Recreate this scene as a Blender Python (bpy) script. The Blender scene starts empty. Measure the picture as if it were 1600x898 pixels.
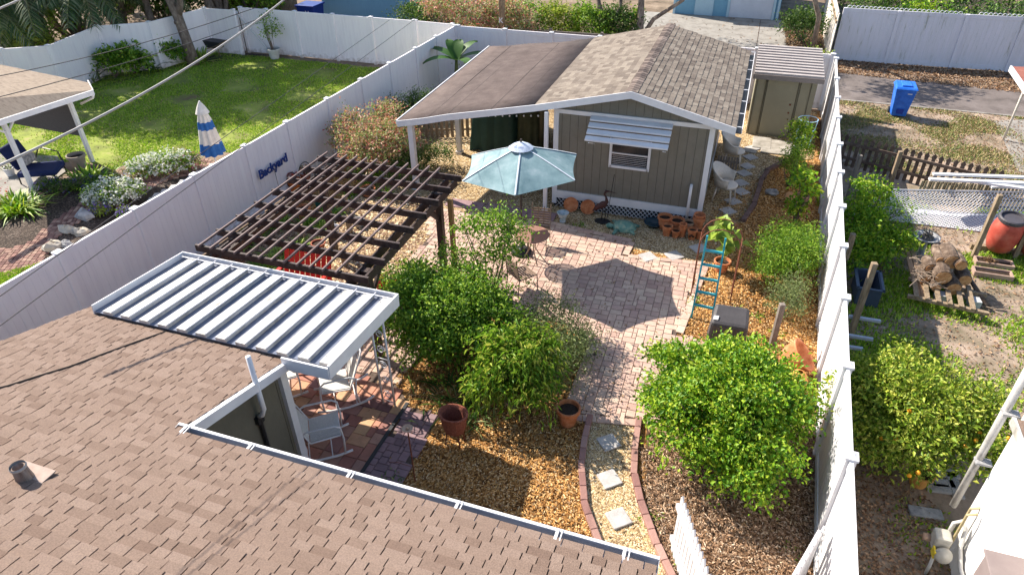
import bpy, math, random
import numpy as np
from mathutils import Vector, Matrix
random.seed(7); rng = np.random.default_rng(7)
S = bpy.context.scene; C = S.collection; R = math.radians; PI = math.pi
# ---------------------------------------------------------------- camera
CH = 8.4
FPX = 1067.0; PITCH = R(34.619); ROLL = R(-0.764); YAW = R(19.203)
fwd = Vector((-math.sin(YAW)*math.cos(PITCH), math.cos(YAW)*math.cos(PITCH), -math.sin(PITCH)))
rt = Vector((math.cos(YAW), math.sin(YAW), 0)); up = rt.cross(fwd)
rr = math.cos(ROLL)*rt + math.sin(ROLL)*up; uu = -math.sin(ROLL)*rt + math.cos(ROLL)*up
cd = bpy.data.cameras.new('camera'); cam = bpy.data.objects.new('camera', cd); C.objects.link(cam)
cam.matrix_world = Matrix(((rr.x, uu.x, -fwd.x, 0), (rr.y, uu.y, -fwd.y, 0), (rr.z, uu.z, -fwd.z, CH), (0, 0, 0, 1)))
cd.sensor_width = 36; cd.lens = 36*FPX/1600; cd.clip_start = .1; cd.clip_end = 2000
S.camera = cam
# ---------------------------------------------------------------- light: dx/h=1.15 dy/h=-.42
sd = Vector((1.15, -.42, -1)).normalized()
EL = math.asin(-sd.z); AZ = math.atan2(-sd.x, -sd.y)
w = bpy.data.worlds.new('World'); S.world = w; w.use_nodes = True
nt = w.node_tree; bg = nt.nodes['Background']; sk = nt.nodes.new('ShaderNodeTexSky')
sk.sky_type = 'NISHITA'; sk.sun_disc = False; sk.sun_elevation = EL; sk.sun_rotation = AZ
nt.links.new(sk.outputs[0], bg.inputs[0]); bg.inputs[1].default_value = .11
sl = bpy.data.lights.new('sun', 'SUN'); sl.energy = 5.0; sl.angle = R(.5); sl.color = (1, .92, .80)
so = bpy.data.objects.new('sun', sl); C.objects.link(so); so.rotation_euler = sd.to_track_quat('-Z', 'Y').to_euler()
S.view_settings.view_transform = 'Standard'; S.view_settings.look = 'None'; S.view_settings.exposure = 1.08; S.view_settings.gamma = 1
S.render.engine = 'CYCLES'
try: S.cycles.max_bounces = 6; S.cycles.transparent_max_bounces = 8
except Exception: pass

def at(px, py, z=0.):
    d = rr*(px-800)/FPX - uu*(py-449)/FPX + fwd
    t = (z-CH)/d.z
    return Vector((d.x*t, d.y*t, z))
def atY(px, py, y):
    d = rr*(px-800)/FPX - uu*(py-449)/FPX + fwd
    t = y/d.y; return Vector((d.x*t, y, CH+d.z*t))
# ---------------------------------------------------------------- materials
MATS = {}
def splash(m, h=.22, col=(.3, .24, .17, 1), sc=7):
    """dried soil splashed up the foot of a wall"""
    n = m.node_tree; N, L = n.nodes, n.links; b = N['Principled BSDF']; src = b.inputs['Base Color'].links[0].from_socket
    tc = N.new('ShaderNodeTexCoord'); sx_ = N.new('ShaderNodeSeparateXYZ'); L.new(tc.outputs['Object'], sx_.inputs[0])
    nz = N.new('ShaderNodeTexNoise'); nz.inputs['Scale'].default_value = sc; nz.inputs['Detail'].default_value = 5; L.new(tc.outputs['Object'], nz.inputs[0])
    a = N.new('ShaderNodeMath'); a.operation = 'MULTIPLY_ADD'; L.new(nz.outputs[0], a.inputs[0]); a.inputs[1].default_value = -h*3.2; L.new(sx_.outputs[2], a.inputs[2])
    r = N.new('ShaderNodeMapRange'); r.inputs[1].default_value = -h*1.7; r.inputs[2].default_value = -h*.6; r.inputs[3].default_value = .6; r.inputs[4].default_value = 0; L.new(a.outputs[0], r.inputs[0])
    mx = N.new('ShaderNodeMix'); mx.data_type = 'RGBA'; mx.inputs[7].default_value = col; L.new(r.outputs[0], mx.inputs[0]); L.new(src, mx.inputs[6]); L.new(mx.outputs[2], b.inputs['Base Color']); return m
def mat(name, cols, rough=.75, scale=6, bump=0, bscale=None, island=False, metal=0, trans=0, stretch=None, mixn=.35, spec=.3, kind='noise', pos=None, macro=0):
    if name in MATS: return MATS[name]
    m = bpy.data.materials.new(name); m.use_nodes = True; n = m.node_tree; N = n.nodes; L = n.links
    b = N['Principled BSDF']; b.inputs['Roughness'].default_value = rough; b.inputs['Metallic'].default_value = metal
    b.inputs['Specular IOR Level'].default_value = spec
    if isinstance(cols[0], (int, float)): cols = [cols]
    tc = N.new('ShaderNodeTexCoord'); src = tc.outputs['Object']
    if stretch:
        mp = N.new('ShaderNodeMapping'); mp.inputs['Scale'].default_value = stretch; L.new(src, mp.inputs[0]); src = mp.outputs[0]
    rmp = N.new('ShaderNodeValToRGB'); el = rmp.color_ramp.elements
    k = len(cols)
    while len(el) < max(k, 2): el.new(.5)
    cc = cols if k > 1 else [tuple(c*.88 for c in cols[0]), tuple(min(1, c*1.1) for c in cols[0])]
    for i, c in enumerate(cc):
        el[i].position = pos[i] if pos else (i/(len(cc)-1) if (island or kind == 'cell') else .3+.4*i/(len(cc)-1)); el[i].color = (*c, 1)
    nz = N.new('ShaderNodeTexNoise'); nz.inputs['Scale'].default_value = scale; nz.inputs['Detail'].default_value = 6; nz.inputs['Roughness'].default_value = .65; L.new(src, nz.inputs[0])
    if island:
        g = N.new('ShaderNodeNewGeometry'); L.new(g.outputs['Random Per Island'], rmp.inputs[0])
        mx = N.new('ShaderNodeMix'); mx.data_type = 'RGBA'; mx.blend_type = 'MULTIPLY'; mx.inputs[0].default_value = mixn*2
        r2 = N.new('ShaderNodeValToRGB'); r2.color_ramp.elements[0].position = .3; r2.color_ramp.elements[1].position = .62
        r2.color_ramp.elements[0].color = (.55, .55, .55, 1); L.new(nz.outputs[0], r2.inputs[0])
        L.new(rmp.outputs[0], mx.inputs[6]); L.new(r2.outputs[0], mx.inputs[7]); out = mx.outputs[2]
        if macro:
            bn_ = N.new('ShaderNodeTexNoise'); bn_.inputs['Scale'].default_value = macro; bn_.inputs['Detail'].default_value = 5; bn_.inputs['Roughness'].default_value = .6; L.new(tc.outputs['Object'], bn_.inputs[0])
            r4 = N.new('ShaderNodeValToRGB'); r4.color_ramp.elements[0].position = .34; r4.color_ramp.elements[0].color = (.66, .62, .6, 1); r4.color_ramp.elements[1].position = .66; r4.color_ramp.elements[1].color = (1.0, 1.0, 1.0, 1)
            m4 = N.new('ShaderNodeMix'); m4.data_type = 'RGBA'; m4.blend_type = 'MULTIPLY'; m4.inputs[0].default_value = 1; L.new(out, m4.inputs[6]); L.new(r4.outputs[0], m4.inputs[7]); out = m4.outputs[2]
    elif kind == 'cell':
        v = N.new('ShaderNodeTexVoronoi'); v.inputs['Scale'].default_value = scale; L.new(src, v.inputs[0])
        sp = N.new('ShaderNodeSeparateColor'); L.new(v.outputs['Color'], sp.inputs[0]); L.new(sp.outputs[0], rmp.inputs[0])
        mx = N.new('ShaderNodeMix'); mx.data_type = 'RGBA'; mx.blend_type = 'MULTIPLY'; mx.inputs[0].default_value = .8
        r2 = N.new('ShaderNodeValToRGB'); r2.color_ramp.elements[0].position = .25; r2.color_ramp.elements[1].position = .75
        r2.color_ramp.elements[0].color = (1, 1, 1, 1); r2.color_ramp.elements[1].color = (.3, .25, .2, 1); L.new(v.outputs['Distance'], r2.inputs[0])
        L.new(rmp.outputs[0], mx.inputs[6]); L.new(r2.outputs[0], mx.inputs[7]); out = mx.outputs[2]
        big = N.new('ShaderNodeTexNoise'); big.inputs['Scale'].default_value = 1.3; big.inputs['Detail'].default_value = 4; L.new(tc.outputs['Object'], big.inputs[0])
        r3 = N.new('ShaderNodeValToRGB'); r3.color_ramp.elements[0].position = .35; r3.color_ramp.elements[1].position = .65
        r3.color_ramp.elements[0].color = (.55, .5, .45, 1); L.new(big.outputs[0], r3.inputs[0])
        m3 = N.new('ShaderNodeMix'); m3.data_type = 'RGBA'; m3.blend_type = 'MULTIPLY'; m3.inputs[0].default_value = 1
        L.new(out, m3.inputs[6]); L.new(r3.outputs[0], m3.inputs[7]); out = m3.outputs[2]
    else:
        L.new(nz.outputs[0], rmp.inputs[0]); out = rmp.outputs[0]
    L.new(out, b.inputs['Base Color'])
    if bump:
        bp = N.new('ShaderNodeBump'); bp.inputs['Strength'].default_value = bump; bp.inputs['Distance'].default_value = .02
        if kind == 'cell': L.new(v.outputs['Distance'], bp.inputs['Height']); bp.invert = True
        else:
            bn = N.new('ShaderNodeTexNoise'); bn.inputs['Scale'].default_value = bscale or scale*4; bn.inputs['Detail'].default_value = 5; L.new(src, bn.inputs[0]); L.new(bn.outputs[0], bp.inputs['Height'])
        L.new(bp.outputs[0], b.inputs['Normal'])
    if trans:
        tr = N.new('ShaderNodeBsdfTranslucent'); ms = N.new('ShaderNodeMixShader'); ms.inputs[0].default_value = trans
        L.new(out, tr.inputs[0]); L.new(b.outputs[0], ms.inputs[1]); L.new(tr.outputs[0], ms.inputs[2]); L.new(ms.outputs[0], N['Material Output'].inputs[0])
    MATS[name] = m; return m
vinyl = mat('white_vinyl', [(.78, .73, .76), (.84, .79, .81), (.86, .82, .83)], .5, 1.2, stretch=(6, 6, .7))
splash(vinyl)
whitep = mat('white_paint', [(.62, .61, .63), (.73, .72, .73)], .45, 3)
dirtywhite = mat('weathered_white_metal', [(.26, .24, .21), (.52, .50, .47), (.62, .60, .58)], .45, 2.6, stretch=(4, 1, 1))
sidinggrey = mat('taupe_siding', [(.17, .154, .122), (.2, .182, .146)], .7, 4, .2)
brownstain = mat('dark_stained_wood', [(.022, .012, .011), (.05, .03, .027), (.085, .057, .05)], .55, 5, .3, stretch=(2, 2, 2))
lath = mat('pergola_lath_wood', [(.09, .055, .05), (.22, .155, .145)], .6, 6)
oldwood = mat('weathered_wood', [(.12, .08, .05), (.27, .2, .13), (.36, .28, .2)], .85, 4, .4, stretch=(6, 6, 1))
greywood = mat('grey_weathered_wood', [(.12, .1, .085), (.26, .22, .19)], .85, 4, .4, stretch=(6, 6, 1))
terra = mat('terracotta', [(.36, .1, .035), (.52, .19, .08), (.6, .27, .14)], .8, 9, .2)
terradark = mat('rust_terracotta', [(.28, .08, .045), (.45, .15, .09)], .8, 14, .5)
soilm = mat('potting_soil', [(.02, .012, .008), (.07, .045, .03)], .95, 30, .5)
black = mat('black_metal', (.02, .02, .022), .45)
rust = mat('rusty_iron', [(.1, .03, .02), (.24, .09, .05)], .8, 20)
bluem = mat('blue_plastic', [(.012, .09, .42), (.02, .14, .6), (.05, .2, .66)], .4, 5)
teal = mat('teal_paint', [(.01, .22, .28), (.03, .36, .42), (.12, .42, .45)], .55, 8)
redm = mat('red_paint', [(.5, .015, .008), (.65, .04, .02)], .4, 5)
barrelred = splash(mat('faded_red_plastic', [(.3, .045, .03), (.46, .08, .055), (.52, .14, .1)], .6, 4, .1), .15, (.25, .16, .12, 1))
concrete = mat('concrete', [(.18, .16, .14), (.27, .25, .225), (.32, .295, .265)], .9, 2.2, .2)
stonem = mat('stone_slab', [(.33, .31, .30), (.5, .48, .46)], .85, 5, .3)
greystone = mat('grey_stone', [(.2, .2, .21), (.42, .41, .4)], .9, 8, .6)
rockm = mat('rock', [(.2, .2, .2), (.42, .38, .32), (.6, .5, .36)], .9, 5, .7)
navy = mat('navy_cushion', (.012, .022, .085), .9, 10, .2)
darkplastic = mat('dark_plastic', (.03, .032, .036), .5)
bark = mat('bark', [(.06, .045, .035), (.2, .15, .12), (.3, .25, .2)], .95, 9, .8, stretch=(1, 1, .4))
stemm = mat('green_stem', [(.1, .13, .04), (.2, .2, .08)], .8, 8)
wicker = mat('cream_wicker', [(.6, .54, .47), (.78, .72, .65)], .8, 60, .5)
tan = mat('tan_metal', [(.25, .23, .165), (.29, .27, .195)], .55, 2)
bluewall = mat('pale_blue_siding', [(.16, .34, .48), (.2, .4, .54)], .7, 3, stretch=(12, 12, .5))
whitewall = mat('white_stucco', [(.74, .73, .73), (.82, .81, .8)], .8, 8, .35, 40)
def leafmat(name, cols, tr=.38, rough=.5): return mat(name, cols, rough, 1.4, island=True, trans=tr, mixn=.16, spec=.35)
L_lime = leafmat('lime_leaves', [(.05, .16, .008), (.14, .32, .012), (.29, .46, .02), (.5, .58, .05)], .35)
L_mid = leafmat('mid_green_leaves', [(.05, .14, .01), (.13, .28, .02), (.25, .42, .03), (.42, .55, .07)])
L_dark = leafmat('dark_green_leaves', [(.02, .06, .01), (.05, .12, .016), (.1, .19, .03), (.2, .28, .05)])
L_mango = leafmat('mango_leaves', [(.07, .18, .012), (.16, .32, .02), (.3, .46, .04), (.52, .52, .1)], .35)
L_orange = leafmat('citrus_leaves', [(.08, .16, .01), (.21, .33, .02), (.38, .46, .05), (.58, .58, .1)], .32)
L_palm = leafmat('palm_leaves', [(.03, .07, .02), (.06, .12, .04), (.14, .19, .09), (.22, .25, .14)], .25)
L_yellow = leafmat('yellow_green_leaves', [(.16, .28, .03), (.3, .42, .05), (.42, .5, .1)], .35)
L_grey = leafmat('grey_green_leaves', [(.1, .15, .05), (.19, .25, .08), (.3, .34, .14)])
L_red = leafmat('croton_leaves', [(.1, .2, .04), (.28, .4, .1), (.66, .32, .24), (.76, .56, .38), (.66, .14, .12), (.38, .52, .14), (.5, .55, .24)], .3)
F_white = leafmat('white_petals', [(.75, .77, .62), (.85, .85, .8)], .3)
F_purple = leafmat('purple_petals', [(.1, .06, .3), (.25, .18, .55)], .3)
F_pink = leafmat('pink_petals', [(.45, .05, .12), (.6, .2, .25)], .3)
F_red = leafmat('red_petals', [(.5, .02, .02), (.6, .1, .05)], .3)
L_fallen = leafmat('fallen_leaves', [(.12, .06, .03), (.3, .17, .08), (.45, .3, .15)], .1)
# ---------------------------------------------------------------- mesh helpers
class MB:
    def __init__(s): s.v = []; s.f = []
    def quad(s, *p):
        i = len(s.v); s.v += [tuple(q) for q in p]; s.f.append(tuple(range(i, i+len(p)))); return s
    def box(s, x, y, z, sx, sy, sz, rot=0):   # x,y centre; z = bottom
        c, n = math.cos(rot), math.sin(rot); i = len(s.v)
        for dz in (0, sz):
            for dx, dy in ((-1, -1), (1, -1), (1, 1), (-1, 1)):
                a, b = dx*sx/2, dy*sy/2; s.v.append((x+a*c-b*n, y+a*n+b*c, z+dz))
        s.f += [tuple(i+k for k in q) for q in ((0, 3, 2, 1), (4, 5, 6, 7), (0, 1, 5, 4), (1, 2, 6, 5), (2, 3, 7, 6), (3, 0, 4, 7))]; return s
    def hexa(s, b, t):
        i = len(s.v); s.v += [tuple(q) for q in b]+[tuple(q) for q in t]
        s.f += [tuple(i+k for k in q) for q in ((0, 3, 2, 1), (4, 5, 6, 7), (0, 1, 5, 4), (1, 2, 6, 5), (2, 3, 7, 6), (3, 0, 4, 7))]; return s
    def beam(s, p, q, w, h, upv=(0, 0, 1)):
        p, q = Vector(p), Vector(q); d = (q-p).normalized(); u = Vector(upv)
        if abs(d.dot(u)) > .98: u = Vector((0, 1, 0))
        a = d.cross(u).normalized()*w/2; b = a.cross(d).normalized()*h/2
        return s.hexa([p-a-b, p+a-b, q+a-b, q-a-b], [p-a+b, p+a+b, q+a+b, q-a+b])
    def tube(s, pts, r, n=8, cap=True):
        pts = [Vector(p) for p in pts]; rs = r if isinstance(r, (list, tuple)) else [r]*len(pts); i0 = len(s.v)
        a = None
        for k, p in enumerate(pts):
            d = (pts[min(k+1, len(pts)-1)]-pts[max(k-1, 0)]).normalized()
            if a is None: a = d.orthogonal().normalized()
            else:
                a = (a-d*a.dot(d))
                a = a.normalized() if a.length > 1e-6 else d.orthogonal().normalized()
            b = d.cross(a)
            for j in range(n):
                t = 2*PI*j/n; s.v.append(tuple(p+(a*math.cos(t)+b*math.sin(t))*rs[k]))
        for k in range(len(pts)-1):
            for j in range(n):
                s.f.append((i0+k*n+j, i0+k*n+(j+1) % n, i0+(k+1)*n+(j+1) % n, i0+(k+1)*n+j))
        if cap:
            s.f.append(tuple(i0+j for j in range(n))[::-1]); s.f.append(tuple(i0+(len(pts)-1)*n+j for j in range(n)))
        return s
    def lathe(s, c, prof, n=20, squash=1, axis=None):
        i0 = len(s.v); c = Vector(c)
        for r, z in prof:
            for j in range(n):
                t = 2*PI*j/n; p = Vector((r*math.cos(t), r*math.sin(t)*squash, z))
                if axis is not None: p = axis @ p
                s.v.append(tuple(c+p))
        for k in range(len(prof)-1):
            for j in range(n):
                s.f.append((i0+k*n+j, i0+k*n+(j+1) % n, i0+(k+1)*n+(j+1) % n, i0+(k+1)*n+j))
        return s
    def prism(s, poly, z0, z1):
        n = len(poly); i = len(s.v)
        s.v += [(p[0], p[1], z0) for p in poly]+[(p[0], p[1], z1) for p in poly]
        s.f.append(tuple(i+k for k in range(n))[::-1]); s.f.append(tuple(i+n+k for k in range(n)))
        for k in range(n): s.f.append((i+k, i+(k+1) % n, i+n+(k+1) % n, i+n+k))
        return s
    def build(s, name, m, parent=None, smooth=False, bevel=0):
        me = bpy.data.meshes.new(name); v = s.v
        if parent is not None:
            l = parent['_o']; v = [(a-l[0], b-l[1], c-l[2]) for a, b, c in v]
        me.from_pydata(v, [], s.f); me.materials.append(m)
        if smooth: me.polygons.foreach_set('use_smooth', [True]*len(me.polygons))
        me.update()
        o = bpy.data.objects.new(name, me); C.objects.link(o)
        if parent is not None:
            o.parent = parent; o['_o'] = parent['_o']
        else: o['_o'] = (0., 0., 0.)
        if bevel:
            b = o.modifiers.new('b', 'BEVEL'); b.width = bevel; b.segments = 2; b.limit_method = 'ANGLE'
        return o
def tag(o, label=None, cat=None, group=None, kind=None):
    if label: o['label'] = label
    if cat: o['category'] = cat
    if group: o['group'] = group
    if kind: o['kind'] = kind
    return o
def thing(name, p, label, cat, group=None):
    o = bpy.data.objects.new(name, None); C.objects.link(o); o.location = p; o['_o'] = tuple(float(c) for c in p); o.empty_display_size = .2
    return tag(o, label, cat, group)
def dup(root, loc, rz=0, label=None, sc=1, group=None):
    def cp(o, par):
        c = o.copy(); C.objects.link(c)
        if par is not None: c.parent = par
        for ch in [x for x in KIDS.get(o.name, [])]: cp(ch, c)
        return c
    KIDS = {}
    for x in C.objects:
        if x.parent: KIDS.setdefault(x.parent.name, []).append(x)
    r = cp(root, None); r.location = loc; r.rotation_euler = (0, 0, rz); r.scale = (sc, sc, sc)
    if label: r['label'] = label
    if group: r['group'] = group
    return r
def struct(name, mb, m, kind='structure', **k): return tag(mb.build(name, m, **k), kind=kind)
def sheet(name, poly, m, z, kind='structure'):
    mb = MB(); n = len(poly); mb.v = [(p[0], p[1], z) for p in poly]; mb.f = [tuple(range(n))]
    a = sum(poly[i][0]*poly[(i+1) % n][1]-poly[(i+1) % n][0]*poly[i][1] for i in range(n))
    if a < 0: mb.f = [tuple(range(n))[::-1]]
    return struct(name, mb, m, kind)
def inside(x, y, poly):
    r = False; n = len(poly); j = n-1
    for i in range(n):
        xi, yi = poly[i][0], poly[i][1]; xj, yj = poly[j][0], poly[j][1]
        if (yi > y) != (yj > y) and x < (xj-xi)*(y-yi)/(yj-yi)+xi: r = not r
        j = i
    return r
def inside_np(P, poly):
    x, y = P[:, 0], P[:, 1]; r = np.zeros(len(P), bool); n = len(poly); j = n-1
    for i in range(n):
        xi, yi, xj, yj = poly[i][0], poly[i][1], poly[j][0], poly[j][1]
        c = ((yi > y) != (yj > y)) & (x < (xj-xi)*(y-yi)/((yj-yi) or 1e-9)+xi); r ^= c; j = i
    return r
def np_mesh(name, V, F, m, parent=None, smooth=False):
    me = bpy.data.meshes.new(name); V = np.asarray(V, np.float32)
    if parent is not None: V = V-np.array(parent['_o'], np.float32)
    k = F.shape[1]
    me.vertices.add(len(V)); me.vertices.foreach_set('co', V.ravel())
    me.loops.add(F.size); me.loops.foreach_set('vertex_index', F.ravel().astype(np.int32))
    me.polygons.add(len(F)); me.polygons.foreach_set('loop_start', np.arange(0, F.size, k, dtype=np.int32))
    me.materials.append(m); me.update(calc_edges=True); me.validate()
    o = bpy.data.objects.new(name, me); C.objects.link(o)
    if parent is not None: o.parent = parent; o['_o'] = parent['_o']
    return o
def norm(a): return a/np.maximum(np.linalg.norm(a, axis=1, keepdims=True), 1e-9)
def leaf_geo(P, D, Nn, L, W, fold=.25, droop=.0):
    """leaf = 2 quads folded on the midrib, bent. P base, D direction, Nn normal"""
    n = len(P); D = norm(D); Sd = norm(np.cross(D, Nn)); Nn = np.cross(Sd, D)
    L = L[:, None]; W = W[:, None]
    mid = P+D*L*.5+Nn*L*.06; tip = P+D*L-np.array([0, 0, 1.])*L*droop
    a = mid+Sd*W*.5+Nn*W*fold; b = mid-Sd*W*.5+Nn*W*fold
    V = np.stack([P, a, tip, b], 1).reshape(-1, 3); i = np.arange(n)*4
    F = np.concatenate([np.stack([i, i+1, i+2], 1), np.stack([i, i+2, i+3], 1)])
    return V, F
def leaves(name, blobs, n, L, W, m, parent, clump=.16, per=14, upb=.5, droop=.15, seed=1, shell=.55, fold=.25):
    """leaves gathered in clumps spread through the outer volume of several lobes"""
    g = np.random.default_rng(seed); vols = np.array([b[3]*b[4]*b[5] for b in blobs])**.67; vols /= vols.sum()
    nc = max(1, n//per); bi = g.choice(len(blobs), nc, p=vols); B = np.array(blobs)[bi]
    d = norm(g.normal(size=(nc, 3))); d[:, 2] = np.where(d[:, 2] < -.35, -d[:, 2], d[:, 2])
    rad = shell+(1-shell)*g.random(nc)**.5; rad *= 1+.24*g.normal(size=nc)
    cc = B[:, :3]+d*B[:, 3:]*rad[:, None]
    P = np.repeat(cc, per, 0)+g.normal(size=(nc*per, 3))*clump*np.array([1, 1, .75]); O = np.repeat(d, per, 0)
    D = O*.7+g.normal(size=P.shape)*.75; D[:, 2] += .1-droop
    Nn = norm(g.normal(size=P.shape)*.55+np.array([0, 0, upb])+O*.35)
    s = .5+.8*g.random(len(P))
    P[:, 2] = np.maximum(P[:, 2], .02)
    V, F = leaf_geo(P, D, Nn, L*s, W*s, fold, droop)
    V[:, 2] = np.maximum(V[:, 2], .012)
    return np_mesh(name, V, F, m, parent)
def branches(mb, base, blobs, r, g, n=9):
    base = Vector(base)
    for k in range(n):
        b = blobs[k % len(blobs)]; d = norm(g.normal(size=(1, 3)))[0]; d[2] = abs(d[2])
        e = Vector((b[0]+d[0]*b[3]*.75, b[1]+d[1]*b[4]*.75, b[2]+d[2]*b[5]*.7))
        mid = base.lerp(e, .45)+Vector(g.normal(size=3)*.07)+Vector((0, 0, .1))
        mb.tube([base+Vector((0, 0, .02)), base.lerp(mid, .5), mid, e], [r, r*.8, r*.5, r*.15], 6)
        for q in range(4):
            f = mid.lerp(e, .2+.2*q); tp = f+Vector(g.normal(size=3))*.2*b[3]+(f-base)*.22; mb.tube([f, f.lerp(tp, .5)+Vector((0, 0, .02)), tp], [r*.3, r*.2, r*.08], 4)
def bush(name, p, blobs, n, L, W, m, label, cat='shrub', group=None, r=.03, seed=1, stem=bark, crown='foliage', flowers=None, fm=None, trunk='stem', nb=9, **k):
    p = Vector(p); t = thing(name, (p.x, p.y, 0), label, cat, group)
    bl = [(p.x+b[0], p.y+b[1], b[2], b[3], b[4], b[5]) for b in blobs]
    mb = MB(); branches(mb, (p.x, p.y, 0), bl, r, np.random.default_rng(seed+50), nb); mb.build(trunk, stem, t, smooth=True)
    leaves(crown, bl, n, L, W, m, t, seed=seed, **k)
    if flowers: leaves('flower', bl, flowers[0], flowers[1], flowers[1], fm, t, seed=seed+9, shell=.95, upb=1.5, clump=.05, per=5)
    return t
def spiky(name, p, n, L, W, m, label, cat='plant', h=.0, spread=1., seed=1, group=None, part='leaves'):
    g = np.random.default_rng(seed); p = Vector(p); t = thing(name, (p.x, p.y, p.z), label, cat, group)
    V = []; F = []
    for k in range(n):
        a = g.random()*2*PI; el = R(25+55*g.random()); l = L*(.65+.5*g.random()); o = np.array([p.x+math.cos(a)*.05*spread+g.normal()*.07*spread, p.y+math.sin(a)*.05*spread+g.normal()*.07*spread, p.z+h])
        hd = np.array([math.cos(a), math.sin(a), 0]); sd_ = np.array([-math.sin(a), math.cos(a), 0]); i = len(V)
        for q in range(5):
            u = q/4; c = o+hd*l*math.cos(el)*u*(1+.25*u)+np.array([0, 0, 1])*(l*math.sin(el)*u-l*.45*u*u); ww = W*(.5+u*1.2 if u < .4 else (1-u)*1.6)/1.0+.001
            V += [c+sd_*ww/2, c-sd_*ww/2]
        F += [(i+2*q, i+2*q+1, i+2*q+3, i+2*q+2) for q in range(4)]
    V = np.array(V); V[:, 2] = np.maximum(V[:, 2], .01)
    np_mesh(part, V, np.array(F), m, t); return t
# ---------------------------------------------------------------- GROUND
gx = mat('sandy_ground', [(.08, .055, .035), (.20, .14, .095), (.30, .22, .16)], .95, 1.1, .4, 30)
mb = MB(); mb.quad((-900, -300, 0), (900, -300, 0), (900, 1500, 0), (-900, 1500, 0)); struct('ground', mb, gx)
gold = mat('golden_mulch', [(.2, .085, .025), (.52, .25, .07), (.7, .38, .12), (.78, .55, .28)], .95, 34, .8, kind='cell', stretch=(1, .5, 1))
brownm = mat('brown_mulch', [(.09, .05, .03), (.27, .16, .09), (.44, .28, .18), (.55, .42, .3)], .95, 30, .8, kind='cell', stretch=(1, .5, 1))
gravel = mat('river_gravel', [(.22, .14, .07), (.48, .33, .16), (.66, .49, .26), (.72, .6, .42)], .85, 30, .8, kind='cell')
LOT = [(-11.5, 3), (2.0, 3), (2.6, 24.7), (-10.9, 24.7)]
sheet('mulch_bed', LOT, gold, .004)
sheet('brown_mulch_bed', [at(*p) for p in ((1010, 655), (1280, 655), (1290, 520), (1310, 560), (1345, 960), (1050, 960), (1010, 800))], brownm, .012)
# gravel areas
grav_back = [(-11.0, 24.6), (2.5, 24.6), (2.3, 20.5)] + [tuple(at(*p)[:2]) for p in ((1240, 252), (1195, 270), (1180, 310), (1158, 345))] + [(.25, 15.2), (.2, 13.75), (-9.6, 14.3), (-9.6, 17), (-10.8, 18.5)]
sheet('gravel_bed', grav_back, gravel, .010)
path_poly = [tuple(at(*p)[:2]) for p in ((918, 648), (909, 700), (911, 760), (938, 850), (960, 900), (1052, 905), (1010, 800), (990, 740), (996, 655))]
sheet('gravel_path', path_poly, gravel, .010)
sheet('garden_bed', [(-11.4, 7.8), (-8.7, 7.8), (-8.7, 12.9), (-11.2, 12.9)], brownm, .008)
sheet('pergola_gravel', [(-9.2, 8.6), (-6.3, 8.6), (-6.0, 14.35), (-9.6, 14.35)], brownm, .013)
# loose chips & stones
def chips(name, poly, n, L, W, m, z, seed, flat=.35):
    g = np.random.default_rng(seed); xs = [p[0] for p in poly]; ys = [p[1] for p in poly]
    P = np.stack([g.uniform(min(xs), max(xs), n), g.uniform(min(ys), max(ys), n), np.full(n, z)], 1); P = P[inside_np(P, poly)]
    n = len(P); D = g.normal(size=(n, 3)); D[:, 2] *= .2; Nn = g.normal(size=(n, 3))*flat+np.array([0, 0, 1]); P[:, 2] += g.random(n)*.012
    V, F = leaf_geo(P, D, Nn, L*(.5+g.random(n)), W*(.6+.8*g.random(n)), .25, 0); V[:, 2] = np.maximum(V[:, 2], z-.002)
    return tag(np_mesh(name, V, F, m), kind='stuff')
chipm = mat('mulch_chips', [(.16, .07, .02), (.52, .25, .07), (.72, .41, .14), (.84, .62, .35)], .9, 3, island=True, mixn=.1)
chipb = mat('brown_chips', [(.08, .04, .025), (.26, .15, .08), (.45, .28, .17), (.66, .52, .38)], .9, 3, island=True, mixn=.1)
pebm = mat('gravel_pebbles', [(.2, .12, .06), (.46, .31, .15), (.66, .49, .26), (.76, .66, .5)], .8, 3, island=True, mixn=.1)
chips('mulch_chips', [tuple(at(*p)[:2]) for p in ((612, 590), (700, 560), (915, 640), (905, 740), (940, 870), (950, 898), (620, 810), (640, 740), (692, 652), (640, 636))], 24000, .05, .018, chipm, .02, 3)
chips('mulch_chips', [tuple(at(*p)[:2]) for p in ((1060, 520), (1110, 330), (1200, 270), (1300, 260), (1300, 640), (1180, 640))], 30000, .055, .02, chipm, .02, 4)
chips('brown_mulch_chips', [tuple(at(*p)[:2]) for p in ((1000, 700), (1290, 640), (1290, 900), (1060, 920), (1010, 800))], 26000, .06, .016, chipb, .03, 5, .5)
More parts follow.
